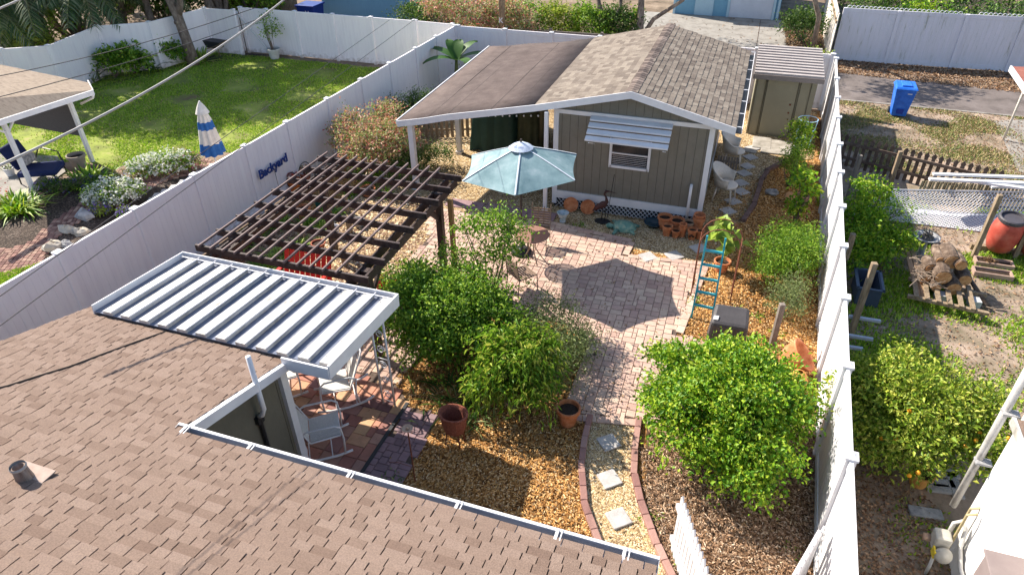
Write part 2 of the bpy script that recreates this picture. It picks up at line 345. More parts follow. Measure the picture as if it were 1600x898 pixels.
def pebbles(name, poly, n, r, m, z, seed):
    g = np.random.default_rng(seed); xs = [p[0] for p in poly]; ys = [p[1] for p in poly]
    P = np.stack([g.uniform(min(xs), max(xs), n), g.uniform(min(ys), max(ys), n), np.full(n, z)], 1); P = P[inside_np(P, poly)]; n = len(P)
    O = np.array([[1, 0, 0], [-.5, .87, 0], [-.5, -.87, 0], [.0, 0, .7]]); a = g.random(n)*6.28; ca, sa = np.cos(a), np.sin(a)
    rs = r*(.6+.8*g.random((n, 1, 1))); Q = np.repeat(O[None], n, 0)*rs*np.stack([1+.5*g.random(n), .7+.5*g.random(n), np.ones(n)], 1)[:, None, :]
    X = Q[:, :, 0]*ca[:, None]-Q[:, :, 1]*sa[:, None]; Y = Q[:, :, 0]*sa[:, None]+Q[:, :, 1]*ca[:, None]
    V = np.stack([X, Y, Q[:, :, 2]], 2)+P[:, None, :]; i = np.arange(n)*4
    F = np.concatenate([np.stack([i, i+1, i+3], 1), np.stack([i+1, i+2, i+3], 1), np.stack([i+2, i, i+3], 1)])
    return tag(np_mesh(name, V.reshape(-1, 3), F, m), kind='stuff')
pebbles('loose_gravel', path_poly, 22000, .014, pebm, .011, 6)
pebbles('loose_gravel', [(-4.3, 15.3), (.2, 15.2), (.2, 13.6), (-4.3, 14.2)], 14000, .015, pebm, .011, 7)
pebbles('loose_gravel', [(-.4, 24), (1.5, 21.5), (1.9, 20.4), (.95, 19.2), (.75, 17.4), (.5, 16.2), (.1, 15.3), (-.4, 15.5)], 22000, .017, pebm, .011, 8)
pebbles('loose_gravel', [(-8.5, 14.4), (-4.3, 14.4), (-4.3, 20), (-9, 20)], 22000, .018, pebm, .011, 9)
pebbles('loose_gravel', [(-9.2, 8.6), (-6.6, 8.6), (-6.6, 14.3), (-9.5, 14.3)], 5000, .028, pebm, .014, 10)
# ---------------------------------------------------------------- pavers: every stone is a real chamfered block
def pavers(name, poly, u, m, z, seed, rot=0, holes=(), thick=.02):
    g = random.Random(seed); xs = [p[0] for p in poly]; ys = [p[1] for p in poly]
    cx, cy = sum(xs)/len(xs), sum(ys)/len(ys); rad = max(math.hypot(p[0]-cx, p[1]-cy) for p in poly); c, s = math.cos(rot), math.sin(rot)
    n = int(2*rad/u)+2; occ = set(); V = []; F = []
    for j in range(n):
        for i in range(n):
            if (i, j) in occ: continue
            w_, h_ = g.choice([(2, 2), (2, 2), (3, 2), (2, 3), (3, 2)])
            if any((i+a, j) in occ for a in range(w_)):
                w_ = 1
                while (i+w_, j) not in occ and w_ < 2: w_ += 1
                if w_ == 1: h_ = 1 if g.random() < .5 else 2
            for a in range(w_):
                for b in range(h_): occ.add((i+a, j+b))
            x0, y0, x1, y1 = i*u-rad, j*u-rad, (i+w_)*u-rad, (j+h_)*u-rad
            mx, my = (x0+x1)/2, (y0+y1)/2; X, Y = cx+mx*c-my*s, cy+mx*s+my*c
            if not inside(X, Y, poly) or any(inside(X, Y, h) for h in holes): continue
            gp = .0045; ch = .009; dz = g.uniform(-.0015, .0015); k = len(V)
            for (e, zz) in ((gp, z), (gp, z+thick-.006+dz), (gp+ch, z+thick+dz)):
                for (a, b) in ((x0+e, y0+e), (x1-e, y0+e), (x1-e, y1-e), (x0+e, y1-e)): V.append((cx+a*c-b*s, cy+a*s+b*c, zz))
            for l in range(2):
                for q in range(4): F.append((k+l*4+q, k+l*4+(q+1) % 4, k+l*4+4+(q+1) % 4, k+l*4+4+q))
            F.append((k+8, k+9, k+10, k+11))
    return struct(name, _mk(V, F), m)
def _mk(V, F):
    b = MB(); b.v = V; b.f = F; return b
joint = mat('joint_sand', [(.07, .05, .04), (.14, .1, .08)], .95, 20)
pav1 = mat('tumbled_pavers', [(.43, .28, .23), (.51, .35, .28), (.57, .405, .32), (.455, .3, .25), (.60, .445, .345), (.53, .37, .295)], .85, 7, .3, 60, island=True, mixn=.22)
pav2 = mat('red_blend_pavers', [(.18, .1, .1), (.38, .16, .12), (.5, .24, .16), (.6, .37, .2), (.3, .15, .14), (.56, .32, .22)], .8, 7, .25, 60, island=True, mixn=.25)
pav3 = mat('mauve_brick_pavers', [(.2, .13, .14), (.3, .19, .2), (.25, .17, .18)], .8, 7, .2, 60, island=True, mixn=.2)
PATIO = [(-7.2, 14.25), (-4.3, 14.42), (-1.93, 14.12), (-1.97, 13.42), (-.18, 13.62), (-.42, 10.9), (.16, 10.9), (.2, 8.6), (-.7, 8.38), (-1.84, 8.15), (-1.86, 10.0), (-2.6, 10.6), (-4.6, 10.6), (-5.0, 8.0), (-8.4, 8.0), (-8.4, 8.6), (-6.6, 8.7), (-6.6, 12.9)]
PATIO_W = PATIO
sheet('patio_joints', PATIO, joint, .016)
pavers('patio_pavers', PATIO, .0815, pav1, .014, 3, rot=0.02)
# soldier course along the north and east edge
mb = MB()
def course(mb, a, b, l, w_, z0, z1):
    a, b = Vector(a[:2]), Vector(b[:2]); n = max(1, round((b-a).length/l)); an = math.atan2((b-a).y, (b-a).x)
    for k in range(n):
        c = a.lerp(b, (k+.5)/n); mb.box(c.x, c.y, z0, (b-a).length/n-.009, w_-.006, z1-z0, an)
for a, b in (((-4.3, 14.47), (-1.9, 14.17)), ((-1.88, 14.12), (-1.92, 13.5)), ((-1.85, 13.47), (-.16, 13.67)), ((-.12, 13.6), (-.36, 10.97)), ((-1.9, 8.2), (-1.9, 10)), ((-1.84, 8.1), (-.68, 8.33))): course(mb, a, b, .235, .155, .02, .042)
struct('patio_edging', mb, pav1, bevel=.006)
FP = [(-9, 4.5), (-4.62, 4.5), (-4.62, 7.62), (-5.1, 8.0), (-9, 8.0)]
sheet('porch_joints', FP, joint, .016); pavers('porch_pavers', FP, .12, pav2, .014, 5, rot=0)
FP2 = [(-4.54, 4.5), (-3.94, 4.5), (-3.94, 7.46), (-4.54, 7.5)]
sheet('walk_joints', FP2, joint, .016); pavers('walk_bricks', FP2, .07, pav3, .014, 6)
mb = MB(); mb.box(-4.58, 6.0, .03, .06, 3.1, .02); tag(mb.build('floor_track', darkplastic), 'dark metal floor track set between red pavers and mauve bricks', 'track')
mb = MB(); mb.box(-4.9, 14.75, .012, 1.9, .42, .02); mb.box(-6.4, 14.72, .012, 1.0, .42, .02); struct('shaded_walk', mb, pav3)
# curving border bricks
def border(name, pts, l, w_, h, m, label, jitter=.02, group=None):
    P = [Vector((p[0], p[1], 0)) for p in pts]; segs = [(P[i+1]-P[i]).length for i in range(len(P)-1)]; T = sum(segs); n = int(T/l); mb = MB(); g = random.Random(3)
    def pt(s):
        for i, q in enumerate(segs):
            if s <= q or i == len(segs)-1: return P[i].lerp(P[i+1], s/q), math.atan2((P[i+1]-P[i]).y, (P[i+1]-P[i]).x)
            s -= q
    for k in range(n):
        c, a = pt((k+.5)*T/n); mb.box(c.x, c.y, 0, T/n-.008, w_, h+g.uniform(-.006, .006), a+g.uniform(-jitter, jitter))
    o = mb.build(name, m, bevel=.008); return tag(o, label, 'edging', group)
redbrick = mat('red_edging_brick', [(.22, .11, .10), (.34, .19, .16), (.42, .26, .22)], .9, 5, .3, island=True, mixn=.2)
border('brick_edging', [at(*p) for p in ((922, 652), (913, 690), (908, 730), (913, 790), (935, 850), (962, 905))], .24, .1, .09, redbrick, 'red brick edging on the left side of the gravel path by the gutter')
border('brick_edging', [at(*p) for p in ((998, 655), (992, 700), (990, 740), (1000, 785), (1022, 845), (1050, 905))], .24, .1, .09, redbrick, 'red brick edging curving between gravel path and the brown mulch')
logm = mat('border_log', [(.1, .055, .05), (.2, .13, .11)], .9, 8, .4)
border('log_edging', [at(*p) for p in ((1252, 248), (1222, 256), (1200, 268), (1189, 285), (1183, 305), (1176, 325), (1160, 348))], .5, .12, .1, logm, 'dark log edging curving past the wicker chairs beside the shed', .0)
for p, lb in (((1012, 403), 'left of the two white stepping stones in the sunlit gravel below the pots'), ((1053, 401), 'right of the two white stepping stones in the sunlit gravel, nearest the ladder'), ((1092, 390), 'small grey stepping stone in shade beside the ladder top')):
    c = at(*p); mb = MB(); mb.box(c.x, c.y, .012, .34, .34, .035, .75); tag(mb.build('stepping_stone', stonem, bevel=.01), lb, 'stepping stone', 'square stepping stones')
for p, lb in (((951, 693), 'square stepping stone in leaf shade at the top of the gravel path'), ((952, 750), 'middle stepping stone of the brick edged gravel path, half in shade'), ((966, 811), 'bright sunlit stepping stone at the bottom of the gravel path')):
    c = at(*p); mb = MB(); mb.box(c.x, c.y, .012, .3, .3, .035, .72); tag(mb.build('stepping_stone', stonem, bevel=.01), lb, 'stepping stone', 'square stepping stones')
ss = ((1175, 233), (1172, 247), (1167, 261), (1162, 272), (1157, 287), (1158, 301), (1145, 316), (1137, 331))
nm = ('farthest', 'second farthest', 'third farthest', 'fourth farthest', 'fifth', 'sixth', 'second nearest', 'nearest')
for p, q in zip(ss, nm):
    c = at(*p); mb = MB(); mb.box(c.x, c.y, .012, .34, .34, .03, .78); tag(mb.build('stepping_stone', stonem, bevel=.008), q+' small grey diamond stone in the gravel row beside the wicker chairs', 'stepping stone', 'small diamond stones')
mb = MB(); mb.box(.82, 21.2, .012, .55, .9, .05); mb.box(1.3, 21.0, .01, 1.0, 1.1, .045); mb.box(.5, 20.5, .012, .38, .3, .04)
tag(mb.build('stone_doorstep', mat('flagstone', [(.2, .18, .15), (.32, .29, .25), (.4, .37, .33)], .9, 3.5, .4), bevel=.02), 'irregular flat flagstones laid in front of the tan metal shed door', 'doorstep')
# neighbour left: lawn, bed, slab, brick walk
lawnm = mat('lawn', [(.16, .11, .06), (.17, .2, .04), (.26, .31, .05), (.4, .31, .16)], .95, .9, .6, 60)
LAWN = [(-24.5, 24.7), (-11.1, 24.7), (-11.4, 16.2)] + [tuple(at(*p)[:2]) for p in ((345, 238), (260, 246), (200, 256), (176, 266), (160, 258), (120, 252), (60, 258), (-60, 262))] + [(-26, 15)]
sheet('lawn', LAWN, lawnm, .006)
def grass(name, poly, n, h, m, seed, patch=0):
    g = np.random.default_rng(seed); xs = [p[0] for p in poly]; ys = [p[1] for p in poly]
    P = np.stack([g.uniform(min(xs), max(xs), n), g.uniform(min(ys), max(ys), n), np.zeros(n)], 1); P = P[inside_np(P, poly)]
    if patch:
        f = np.sin(P[:, 0]*2.1+1.3*np.sin(P[:, 1]*1.7))+np.sin(P[:, 1]*2.9+1.1*np.sin(P[:, 0]*2.3+seed))+g.normal(size=len(P))*.55
        P = P[f > patch-1]
    n = len(P); a = g.random(n)*6.28; hh = h*(.5+g.random(n)); D = np.stack([np.cos(a)*.5, np.sin(a)*.5, np.ones(n)*.9], 1); Sd = np.stack([-np.sin(a), np.cos(a), np.zeros(n)], 1)
    W = .012+.012*g.random(n); P[:, 2] = .006
    V = np.stack([P-Sd*W[:, None], P+Sd*W[:, None], P+D*hh[:, None]], 1).reshape(-1, 3); i = np.arange(n)*3
    return tag(np_mesh(name, V, np.stack([i, i+1, i+2], 1), m), kind='stuff')
grassm = leafmat('grass_blades', [(.12, .26, .015), (.24, .43, .02), (.4, .57, .035), (.52, .56, .12)], .35)
grassdry = leafmat('dry_grass_blades', [(.10, .17, .03), (.22, .28, .06), (.42, .32, .14), (.52, .36, .2)], .2)
grass('lawn_grass', LAWN, 150000, .045, grassm, 11, patch=.45)
grass('lawn_grass', LAWN, 30000, .03, grassdry, 19, patch=.6)
sheet('porch_slab', [tuple(at(*p)[:2]) for p in ((-120, 300), (-60, 240), (90, 245), (105, 268), (60, 300), (10, 315), (-60, 340))], concrete, .03)
bedm = mat('dark_bed_mulch', [(.035, .025, .02), (.1, .07, .055), (.2, .16, .13)], .95, 28, .7, kind='cell')
sheet('flower_bed', [tuple(at(*p)[:2]) for p in ((-60, 345), (20, 312), (100, 285), (150, 262), (190, 268), (345, 258), (380, 235), (230, 345), (90, 420), (-60, 500))], bedm, .012)
bw = mat('neighbour_brick', [(.14, .07, .06), (.28, .15, .12), (.4, .27, .2)], .9, 9, .3, island=True)
NBW = [tuple(at(*p)[:2]) for p in ((180, 268), (235, 256), (330, 250), (345, 262), (270, 280), (225, 300), (185, 290))]
pavers('neighbour_walk', NBW, .055, bw, .014, 9, rot=.5)
NBW2 = [tuple(at(*p)[:2]) for p in ((135, 310), (160, 325), (115, 355), (90, 375), (60, 420), (-40, 450), (-40, 395), (40, 385), (80, 350))]
pavers('neighbour_walk', NBW2, .055, bw, .014, 10, rot=.5)
grass('side_grass', [tuple(at(*p)[:2]) for p in ((-40, 440), (75, 410), (95, 400), (0, 460), (-40, 480))], 9000, .06, grassm, 12)
# neighbour right: patchy yard, alley
yardm = mat('patchy_yard', [(.12, .11, .06), (.21, .165, .115), (.33, .25, .19), (.42, .33, .26)], .95, 1.3, .5, 40)
YR = [(2.7, 31), (2.7, 26.1), (2.2, 10), (2.1, 3), (14, 3), (16, 31)]
sheet('side_yard', YR, yardm, .006)
grass('yard_grass', [(2.5, 20.3), (2.7, 26), (10, 26), (10, 20)], 70000, .05, grassdry, 13, patch=1.1)
grass('yard_grass', [(2.3, 9.5), (2.3, 18.6), (8, 18.6), (8, 9.5)], 110000, .07, grassm, 14, patch=1.35)
grass('yard_grass', [(2.2, 4), (2.2, 9), (4, 8), (4, 4)], 5000, .05, grassm, 15, patch=1.9)
asph = mat('asphalt', [(.085, .07, .065), (.15, .125, .115), (.19, .16, .15)], .95, 1.5, .3, 60)
sheet('alley', [(2.75, 29.4), (16, 28.4), (16, 26.1), (2.75, 26.1)], asph, .012)
mb = MB(); mb.beam((2.7, 26.1, .01), (16, 26.02, .01), .1, .03); struct('alley_kerb', mb, concrete)
LF = leafmat('leaf_litter', [(.13, .06, .03), (.3, .17, .09), (.45, .3, .18)], .1)
chips('leaf_litter', [(2.8, 31.1), (14, 31.3), (14, 28.3), (2.8, 29.3)], 12000, .09, .05, LF, .02, 16, .6)
chips('leaf_litter', [(2.2, 9), (2.4, 18.5), (8, 18.5), (7, 11), (4.5, 9)], 7000, .06, .03, LF, .02, 117, .6)
chips('leaf_litter', [(2.2, 4), (2.5, 9), (3.8, 8), (3.9, 4)], 6500, .05, .03, LF, .02, 17, .6)
chips('leaf_litter', [(2.5, 20.3), (2.7, 26), (10, 26), (10, 20)], 5000, .06, .03, LF, .02, 18, .6)
sheet('neighbour_slab', [tuple(at(*p)[:2]) for p in ((1553, 190), (1640, 185), (1640, 290), (1590, 268))], concrete, .02)
# beyond: driveway
sheet('driveway', [(-5.6, 37.3), (3.0, 37.3), (2.2, 25.2), (-5.2, 25.2)], concrete, .012)
mb = MB(); mb.box(.2, 31, .014, .03, 12, .004); mb.box(-1.5, 30.5, .014, 8, .03, .004); struct('driveway_joint', mb, joint)
chips('leaf_litter', [(-4, 37), (3, 37), (2.6, 32), (-5, 33)], 160, .1, .06, LF, .02, 19, .6)

chips('fallen_leaves', PATIO, 520, .06, .03, L_fallen, .038, 201, .6)
chips('fallen_leaves', [(-11, 3), (2, 3), (2.5, 24), (-10.8, 24)], 2600, .06, .03, L_fallen, .03, 202, .7)
# ---------------------------------------------------------------- FENCES
def vinyl_fence(name, pts, label, h=1.83, m=vinyl, boards=True, z0=.03, cap=True):
    P = [Vector((p[0], p[1], 0)) for p in pts]; t = thing(name, P[0], label, 'fence')
    for i, p in enumerate(P):
        mb = MB(); mb.box(p.x, p.y, 0, .125, .125, h+.03, math.atan2((P[1]-P[0]).y, (P[1]-P[0]).x)); po = mb.build('post', m, t)
        if cap:
            mb = MB(); a = math.atan2((P[1]-P[0]).y, (P[1]-P[0]).x); mb.box(p.x, p.y, h+.03, .155, .155, .035, a); mb.hexa([(p.x-.06, p.y-.06, h+.065), (p.x+.06, p.y-.06, h+.065), (p.x+.06, p.y+.06, h+.065), (p.x-.06, p.y+.06, h+.065)], [(p.x-.02, p.y-.02, h+.085), (p.x+.02, p.y-.02, h+.085), (p.x+.02, p.y+.02, h+.085), (p.x-.02, p.y+.02, h+.085)])
            mb.build('post_cap', whitep, po)
    for a, b in zip(P[:-1], P[1:]):
        d = (b-a); L = d.length; d.normalize(); mb = MB(); a2 = a+d*.06; L2 = L-.12; z = Vector((0, 0, 1))
        mb.beam(a2+z*(h-.04), a2+d*L2+z*(h-.04), .05, .14); mb.beam(a2+z*(z0+.08), a2+d*L2+z*(z0+.08), .05, .15)
        n = max(1, round(L2/.15))
        for k in range(n):
            c = a2+d*L2*(k+.5)/n; mb.box(c.x, c.y, z0+.1, L2/n-.0035, .022, h-.2-z0, math.atan2(d.y, d.x))
        mb.beam(a2+z*h/2, a2+d*L2+z*h/2, .012, h-.3)
        mb.build('panel', m, t)
    return t
def line(a, b, ts): return [(a[0]+(b[0]-a[0])*t, a[1]+(b[1]-a[1])*t) for t in ts]
FLy = [2.2, 4.0, 5.7, 7.44, 9.25, 10.95, 12.68, 14.35, 16.23, 18.05, 19.8, 21.6, 23.2, 24.82]
vinyl_fence('vinyl_fence', [(-11.5+(y-6)*.037, y) for y in FLy], 'long white vinyl privacy fence between the left lawn and the pergola yard')
vinyl_fence('vinyl_fence', [(x, 25.12) for x in (-12.66, -14.56, -16.31, -18.09, -19.49, -20.76)], 'white vinyl fence along the back of the left lawn behind the potted tree')
vinyl_fence('vinyl_fence', [(-11.0, 25.02), (-12.6, 25.12)], 'short white fence panel closing the gap behind the banana plant')
# diagonal brace gate seen left of the potted tree
g0 = thing('fence_gate', (-21.6, 24.9, 0), 'white vinyl gate with a diagonal brace in the back left fence corner', 'gate')
mb = MB(); mb.box(-21.4, 24.98, .1, 1.15, .03, 1.65); mb.build('gate_panel', vinyl, g0)
mb = MB(); mb.beam((-20.85, 24.93, 1.7), (-19.7, 25.0, .2), .04, .06); mb.build('brace', whitep, g0)
vinyl_fence('vinyl_fence', [tuple(at(x, y, 1.83)[:2]) for x, y in ((364, 17), (318, 14), (232, 36), (150, 42), (75, 73), (0, 78), (-80, 96))], 'white vinyl fence with tan posts in the far left corner below the palms')
vinyl_fence('vinyl_fence', [(x, 24.85) for x in (-10.7, -8.8, -7.0, -5.2, -3.4, -1.6, .2, 2.0, 2.58)], 'white vinyl fence across the back of the yard behind the carport')
FRy = [4.9, 6.75, 8.55, 10.34, 12.07, 13.7, 15.4, 17.05, 18.9, 20.5, 22.25, 24.4]
vinyl_fence('vinyl_fence', [(2.02+(y-6)*.034, y) for y in FRy], 'tall white vinyl fence along the right side of the lemon tree yard', m=whitep)
mildew = mat('mildewed_vinyl', [(.34, .34, .3), (.62, .61, .65), (.68, .66, .73)], .5, 1.2, stretch=(7, 7, .8), pos=[.3, .4, .7])
vinyl_fence('vinyl_fence', [(3.25, 31.1), (5.2, 31.1), (7.55, 31.2), (9.5, 31.3), (11.5, 31.4), (13.5, 31.5)], 'mildew stained white vinyl fence behind the asphalt alley', h=2.0, m=mildew, cap=False)
# picket gates near camera
def picket(name, a, b, n, h0, h1, label):
    a, b = Vector(a), Vector(b); t = thing(name, a, label, 'fence'); an = math.atan2((b-a).y, (b-a).x); d = (b-a).normalized(); s = Vector((-d.y, d.x, 0))
    mb = MB(); mb.beam(a+Vector((0, 0, .3)), b+Vector((0, 0, .3)), .04, .08); mb.beam(a+Vector((0, 0, .8*h0)), b+Vector((0, 0, .8*h1)), .04, .08); mb.build('rail', whitep, t)
    for k in range(n):
        c = a.lerp(b, (k+.5)/n); h = h0+(h1-h0)*(k+.5)/n; w2 = (b-a).length/n*.36; mb = MB(); f = .02
        pr = [(-w2, .03), (w2, .03), (w2, h-.07), (0, h), (-w2, h-.07)]
        i = len(mb.v)
        for o in (s*.022, s*.044):
            for (x, z) in pr: q = c+d*x+o; mb.v.append((q.x, q.y, z))
        mb.f += [tuple(range(5)), tuple(range(9, 4, -1))]+[(k2, (k2+1) % 5, 5+(k2+1) % 5, 5+k2) for k2 in range(5)]
        mb.build('picket', whitep, t)
    return t
def flat(p): return Vector((p[0], p[1], 0))
picket('picket_gate', flat(at(1062, 770, 1.2)), flat(at(1112, 915, 1.2)), 13, 1.2, 1.2, 'white picket gate panel standing beside the lemon tree below the path')
picket('picket_gate', flat(at(1286, 815, 1.1)), flat(at(1228, 915, 1.1)), 9, 1.12, 1.12, 'white picket panel fixed against the right vinyl fence')

# ---------------------------------------------------------------- SHINGLES
def shingles(name, O, U, V, poly, e, w0, w1, m, parent, seed=1, t=.012, gap=.007):
    O, U, V = Vector(O), Vector(U).normalized(), Vector(V).normalized(); N = U.cross(V).normalized()
    if N.z < 0: N = -N
    g = random.Random(seed); us = [p[0] for p in poly]; vs = [p[1] for p in poly]; mb = MB(); v = min(vs)
    while v < max(vs)-.01:
        u = min(us)-g.random()*w1; wav = g.uniform(-.004, .004)
        while u < max(us):
            w_ = g.uniform(w0, w1); a, b = max(u, min(us)), min(u+w_, max(us))
            if b-a > .03 and inside((a+b)/2, min(v+e/2, max(vs)-.005), poly):
                lt = t*g.uniform(.6, 1.5); vt = min(v+e+.02, max(vs)); j1, j2 = g.uniform(-.003, .003), g.uniform(-.003, .003)
                p = [O+U*(a+gap/2+j1)+V*(v+wav)+N*lt, O+U*(b-gap/2+j2)+V*(v+wav)+N*lt, O+U*(b-gap/2)+V*vt+N*.002, O+U*(a+gap/2)+V*vt+N*.002]
                q = [O+U*(a+gap/2+j1)+V*(v+wav)-N*.004, O+U*(b-gap/2+j2)+V*(v+wav)-N*.004, O+U*(b-gap/2)+V*vt-N*.004, O+U*(a+gap/2)+V*vt-N*.004]
                mb.hexa(q, p)
            u += w_
        v += e
    return mb.build(name, m, parent)
shm = mat('house_shingles', [(.25, .17, .13), (.32, .228, .178), (.345, .25, .198), (.285, .2, .155), (.37, .272, .218), (.33, .235, .185)], .95, 70, .6, 200, island=True, mixn=.42, macro=1.1)
shm2 = mat('shed_shingles', [(.17, .138, .115), (.22, .182, .15), (.275, .232, .19), (.33, .285, .235), (.20, .165, .138)], .95, 60, .4, 150, island=True, mixn=.3, macro=1.6)
deck = mat('roof_deck', (.035, .026, .022), .95)
# ---------------------------------------------------------------- MAIN HOUSE
H = thing('house', (-5, 2, 0), 'taupe walled house with brown shingle roof filling the lower left foreground', 'house')
SL = .27
def rz(y): return 2.2+SL*(5.95-y)
wallh = mat('olive_grey_wall', [(.12, .112, .085), (.155, .142, .108)], .8, 3, .2)
mb = MB(); mb.hexa([(-9, -3, rz(-3)-.16), (-.02, -3, rz(-3)-.16), (-.02, 3.8, rz(3.8)-.12), (-9, 3.8, rz(3.8)-.12)], [(-9, -3, rz(-3)), (-.02, -3, rz(-3)), (-.02, 3.8, rz(3.8)), (-9, 3.8, rz(3.8))])
mb.hexa([(-9, 3.8, rz(3.8)-.12), (-5.35, 3.8, rz(3.8)-.12), (-5.35, 5.95, rz(5.95)-.1), (-9, 5.95, rz(5.95)-.1)], [(-9, 3.8, rz(3.8)), (-5.35, 3.8, rz(3.8)), (-5.35, 5.95, rz(5.95)), (-9, 5.95, rz(5.95))])
rf = mb.build('roof', deck, H)
Vd = Vector((0, -1, SL)); ln = math.sqrt(1+SL*SL)
shingles('shingles', (-9.02, 5.98, rz(5.98)+.004), (1, 0, 0), Vd, [(0, 0), (3.69, 0), (3.69, 20*.108), (0, 20*.108)], .108, .11, .25, shm, rf, 4, t=.011, gap=.011)
shingles('shingles', (-9.02, 5.98, rz(5.98)+.004), (1, 0, 0), Vd, [(0, 20*.108), (9.04, 20*.108), (9.04, 9*ln), (0, 9*ln)], .108, .11, .25, shm, rf, 5, t=.011, gap=.011)
# walls
mb = MB(); mb.box(-7.2, 5.66, 0, 3.5, .12, 2.1); mb.hexa([(-5.58, 3.3, 0), (-5.46, 3.3, 0), (-5.46, 5.72, 0), (-5.58, 5.72, 0)], [(-5.58, 3.3, rz(3.3)-.17), (-5.46, 3.3, rz(3.3)-.17), (-5.46, 5.72, rz(5.72)-.13), (-5.58, 5.72, rz(5.72)-.13)])
mb.box(-2.8, 3.36, 0, 5.3, .12, 2.55); mb.build('wall', wallh, H)
mb = MB(); mb.box(-5.45, 5.72, 0, .13, .13, 2.08); mb.build('corner_trim', whitep, H)
mb = MB(); mb.hexa([(-5.335, 3.95, rz(3.95)-.15), (-5.27, 3.95, rz(3.95)-.15), (-5.27, 5.97, rz(5.97)-.13), (-5.335, 5.97, rz(5.97)-.13)], [(-5.335, 3.95, rz(3.95)+.004), (-5.27, 3.95, rz(3.95)+.004), (-5.27, 5.97, rz(5.97)+.004), (-5.335, 5.97, rz(5.97)+.004)])
mb.box(-7.2, 5.96, rz(5.96)-.13, 3.6, .03, .11); mb.build('fascia', whitep, H)
mb = MB(); mb.box(-7.0, 6.0, rz(5.98)+.006, 3.3, .05, .02); mb.build('drip_edge', mat('rust_edge', [(.2, .09, .05), (.36, .17, .11)], .9, 20), H)
# gutter
zg = rz(3.83)-.02
gt = MB(); L0, L1 = -5.42, .02; cx = (L0+L1)/2; lw = L1-L0
gt.box(cx, 3.80, zg-.12, lw, .008, .12); gt.box(cx, 3.875, zg-.125, lw, .15, .008)
gt.hexa([(L0, 3.94, zg-.12), (L1, 3.94, zg-.12), (L1, 3.95, zg-.12), (L0, 3.95, zg-.12)], [(L0, 3.975, zg), (L1, 3.975, zg), (L1, 3.985, zg), (L0, 3.985, zg)])
gt.box(L1, 3.89, zg-.12, .006, .17, .125); gt.box(L0, 3.89, zg-.12, .006, .17, .125)
go = gt.build('gutter', mat('shade_tinted_gutter_metal', [(.30, .31, .36), (.5, .5, .53)], .3, 4, stretch=(1, 5, 5), spec=.6), H)  # trough coloured darker and bluer than the lip to paint its inner shade
mb = MB(); mb.box(cx, 3.978, zg, lw, .032, .014); mb.build('gutter_lip', whitep, go)
for x in (-5.3, -4.43, -3.2, -1.98, -.95, -.3):
    mb = MB(); mb.beam((x, 3.79, zg+.02), (x, 3.99, zg+.018), .03, .006); mb.build('gutter_strap', whitep, go)
    mb = MB(); mb.beam((x+.045, 3.79, zg+.02), (x+.045, 3.99, zg+.018), .012, .006); mb.build('gutter_strap', whitep, go)
pz = lambda px, py: min((at(px, py, z_) for z_ in np.arange(1.8, 4.2, .01)), key=lambda p: abs(p.z-rz(p.y)-.02))
mb = MB(); mb.tube([pz(*p) for p in ((-30, 612), (10, 603), (60, 587), (110, 572), (160, 553), (215, 533), (272, 513))], .011, 6); mb.build('roof_cable', mat('old_black_cable', (.03, .022, .02), .8), H)
# roof vent pipe
vp = pz(38, 745); vy = vp.y; vx = vp.x; vz = rz(vy)
mb = MB(); mb.lathe((vx, vy, vz-.02), [(.085, 0), (.072, .1), (.066, .19), (.052, .195), (.048, .05)], 16); v_ = mb.build('vent_pipe', mat('rusted_galvanised', [(.12, .07, .05), (.26, .19, .15), (.36, .3, .26)], .7, 14, stretch=(1, 1, .2)), H, smooth=True)
mb = MB(); mb.box(vx, vy+.02, vz-.004, .42, .3, .012); mb.build('flashing', mat('faded_sealant', [(.32, .24, .2), (.42, .33, .28)], .9, 12), v_)
mb = MB(); mb.lathe((vx, vy, vz+.155), [(.071, 0), (.078, .018), (.071, .038)], 16); mb.build('pipe_collar', mat('grey_band', (.36, .34, .32), .7, 9), v_)
# conduit mast rising beside the corner
c0 = atY(413, 522, 5.3); mb = MB(); q = at(428, 604, 2.02)
mb.tube([(-5.42, 5.12, 1.78), (-5.36, 5.12, 1.82), (-5.30, 5.12, 1.95), (-5.30, 5.12, 2.86)], .035, 10); mb.build('white_conduit', whitep, H, smooth=True)
mb = MB(); mb.tube([(-5.42, 5.12, .1), (-5.42, 5.12, 1.75)], .03, 8); mb.box(-5.43, 5.12, 1.66, .07, .12, .12); mb.build('black_cable', black, H)
# ---------------------------------------------------------------- WHITE RIBBED PATIO AWNING
A = thing('patio_awning', (-6.6, 6.7, 0), 'white ribbed metal patio awning attached to the brown shingle roof edge', 'awning')
x0, x1, y0, y1 = -8.72, -4.6, 5.8, 7.72; zb, zf = 2.3, 2.13
def az(y): return zb+(zf-zb)*(y-y0)/(y1-y0)
mb = MB(); mb.hexa([(x0, y0, az(y0)-.02), (x1, y0, az(y0)-.02), (x1, y1, az(y1)-.02), (x0, y1, az(y1)-.02)], [(x0, y0, az(y0)), (x1, y0, az(y0)), (x1, y1, az(y1)), (x0, y1, az(y1))]); mb.build('channel_sheet', mat('grime_shade_channel_metal', [(.10, .115, .16), (.16, .18, .24), (.24, .25, .28)], .35, 5, stretch=(3, 1, 1)), A)  # dark blue-grey holds channel grime plus painted-in shade between the pans
nr = 12; pit = (x1-x0-.04)/nr; tw_ = .16; ga = random.Random(3)
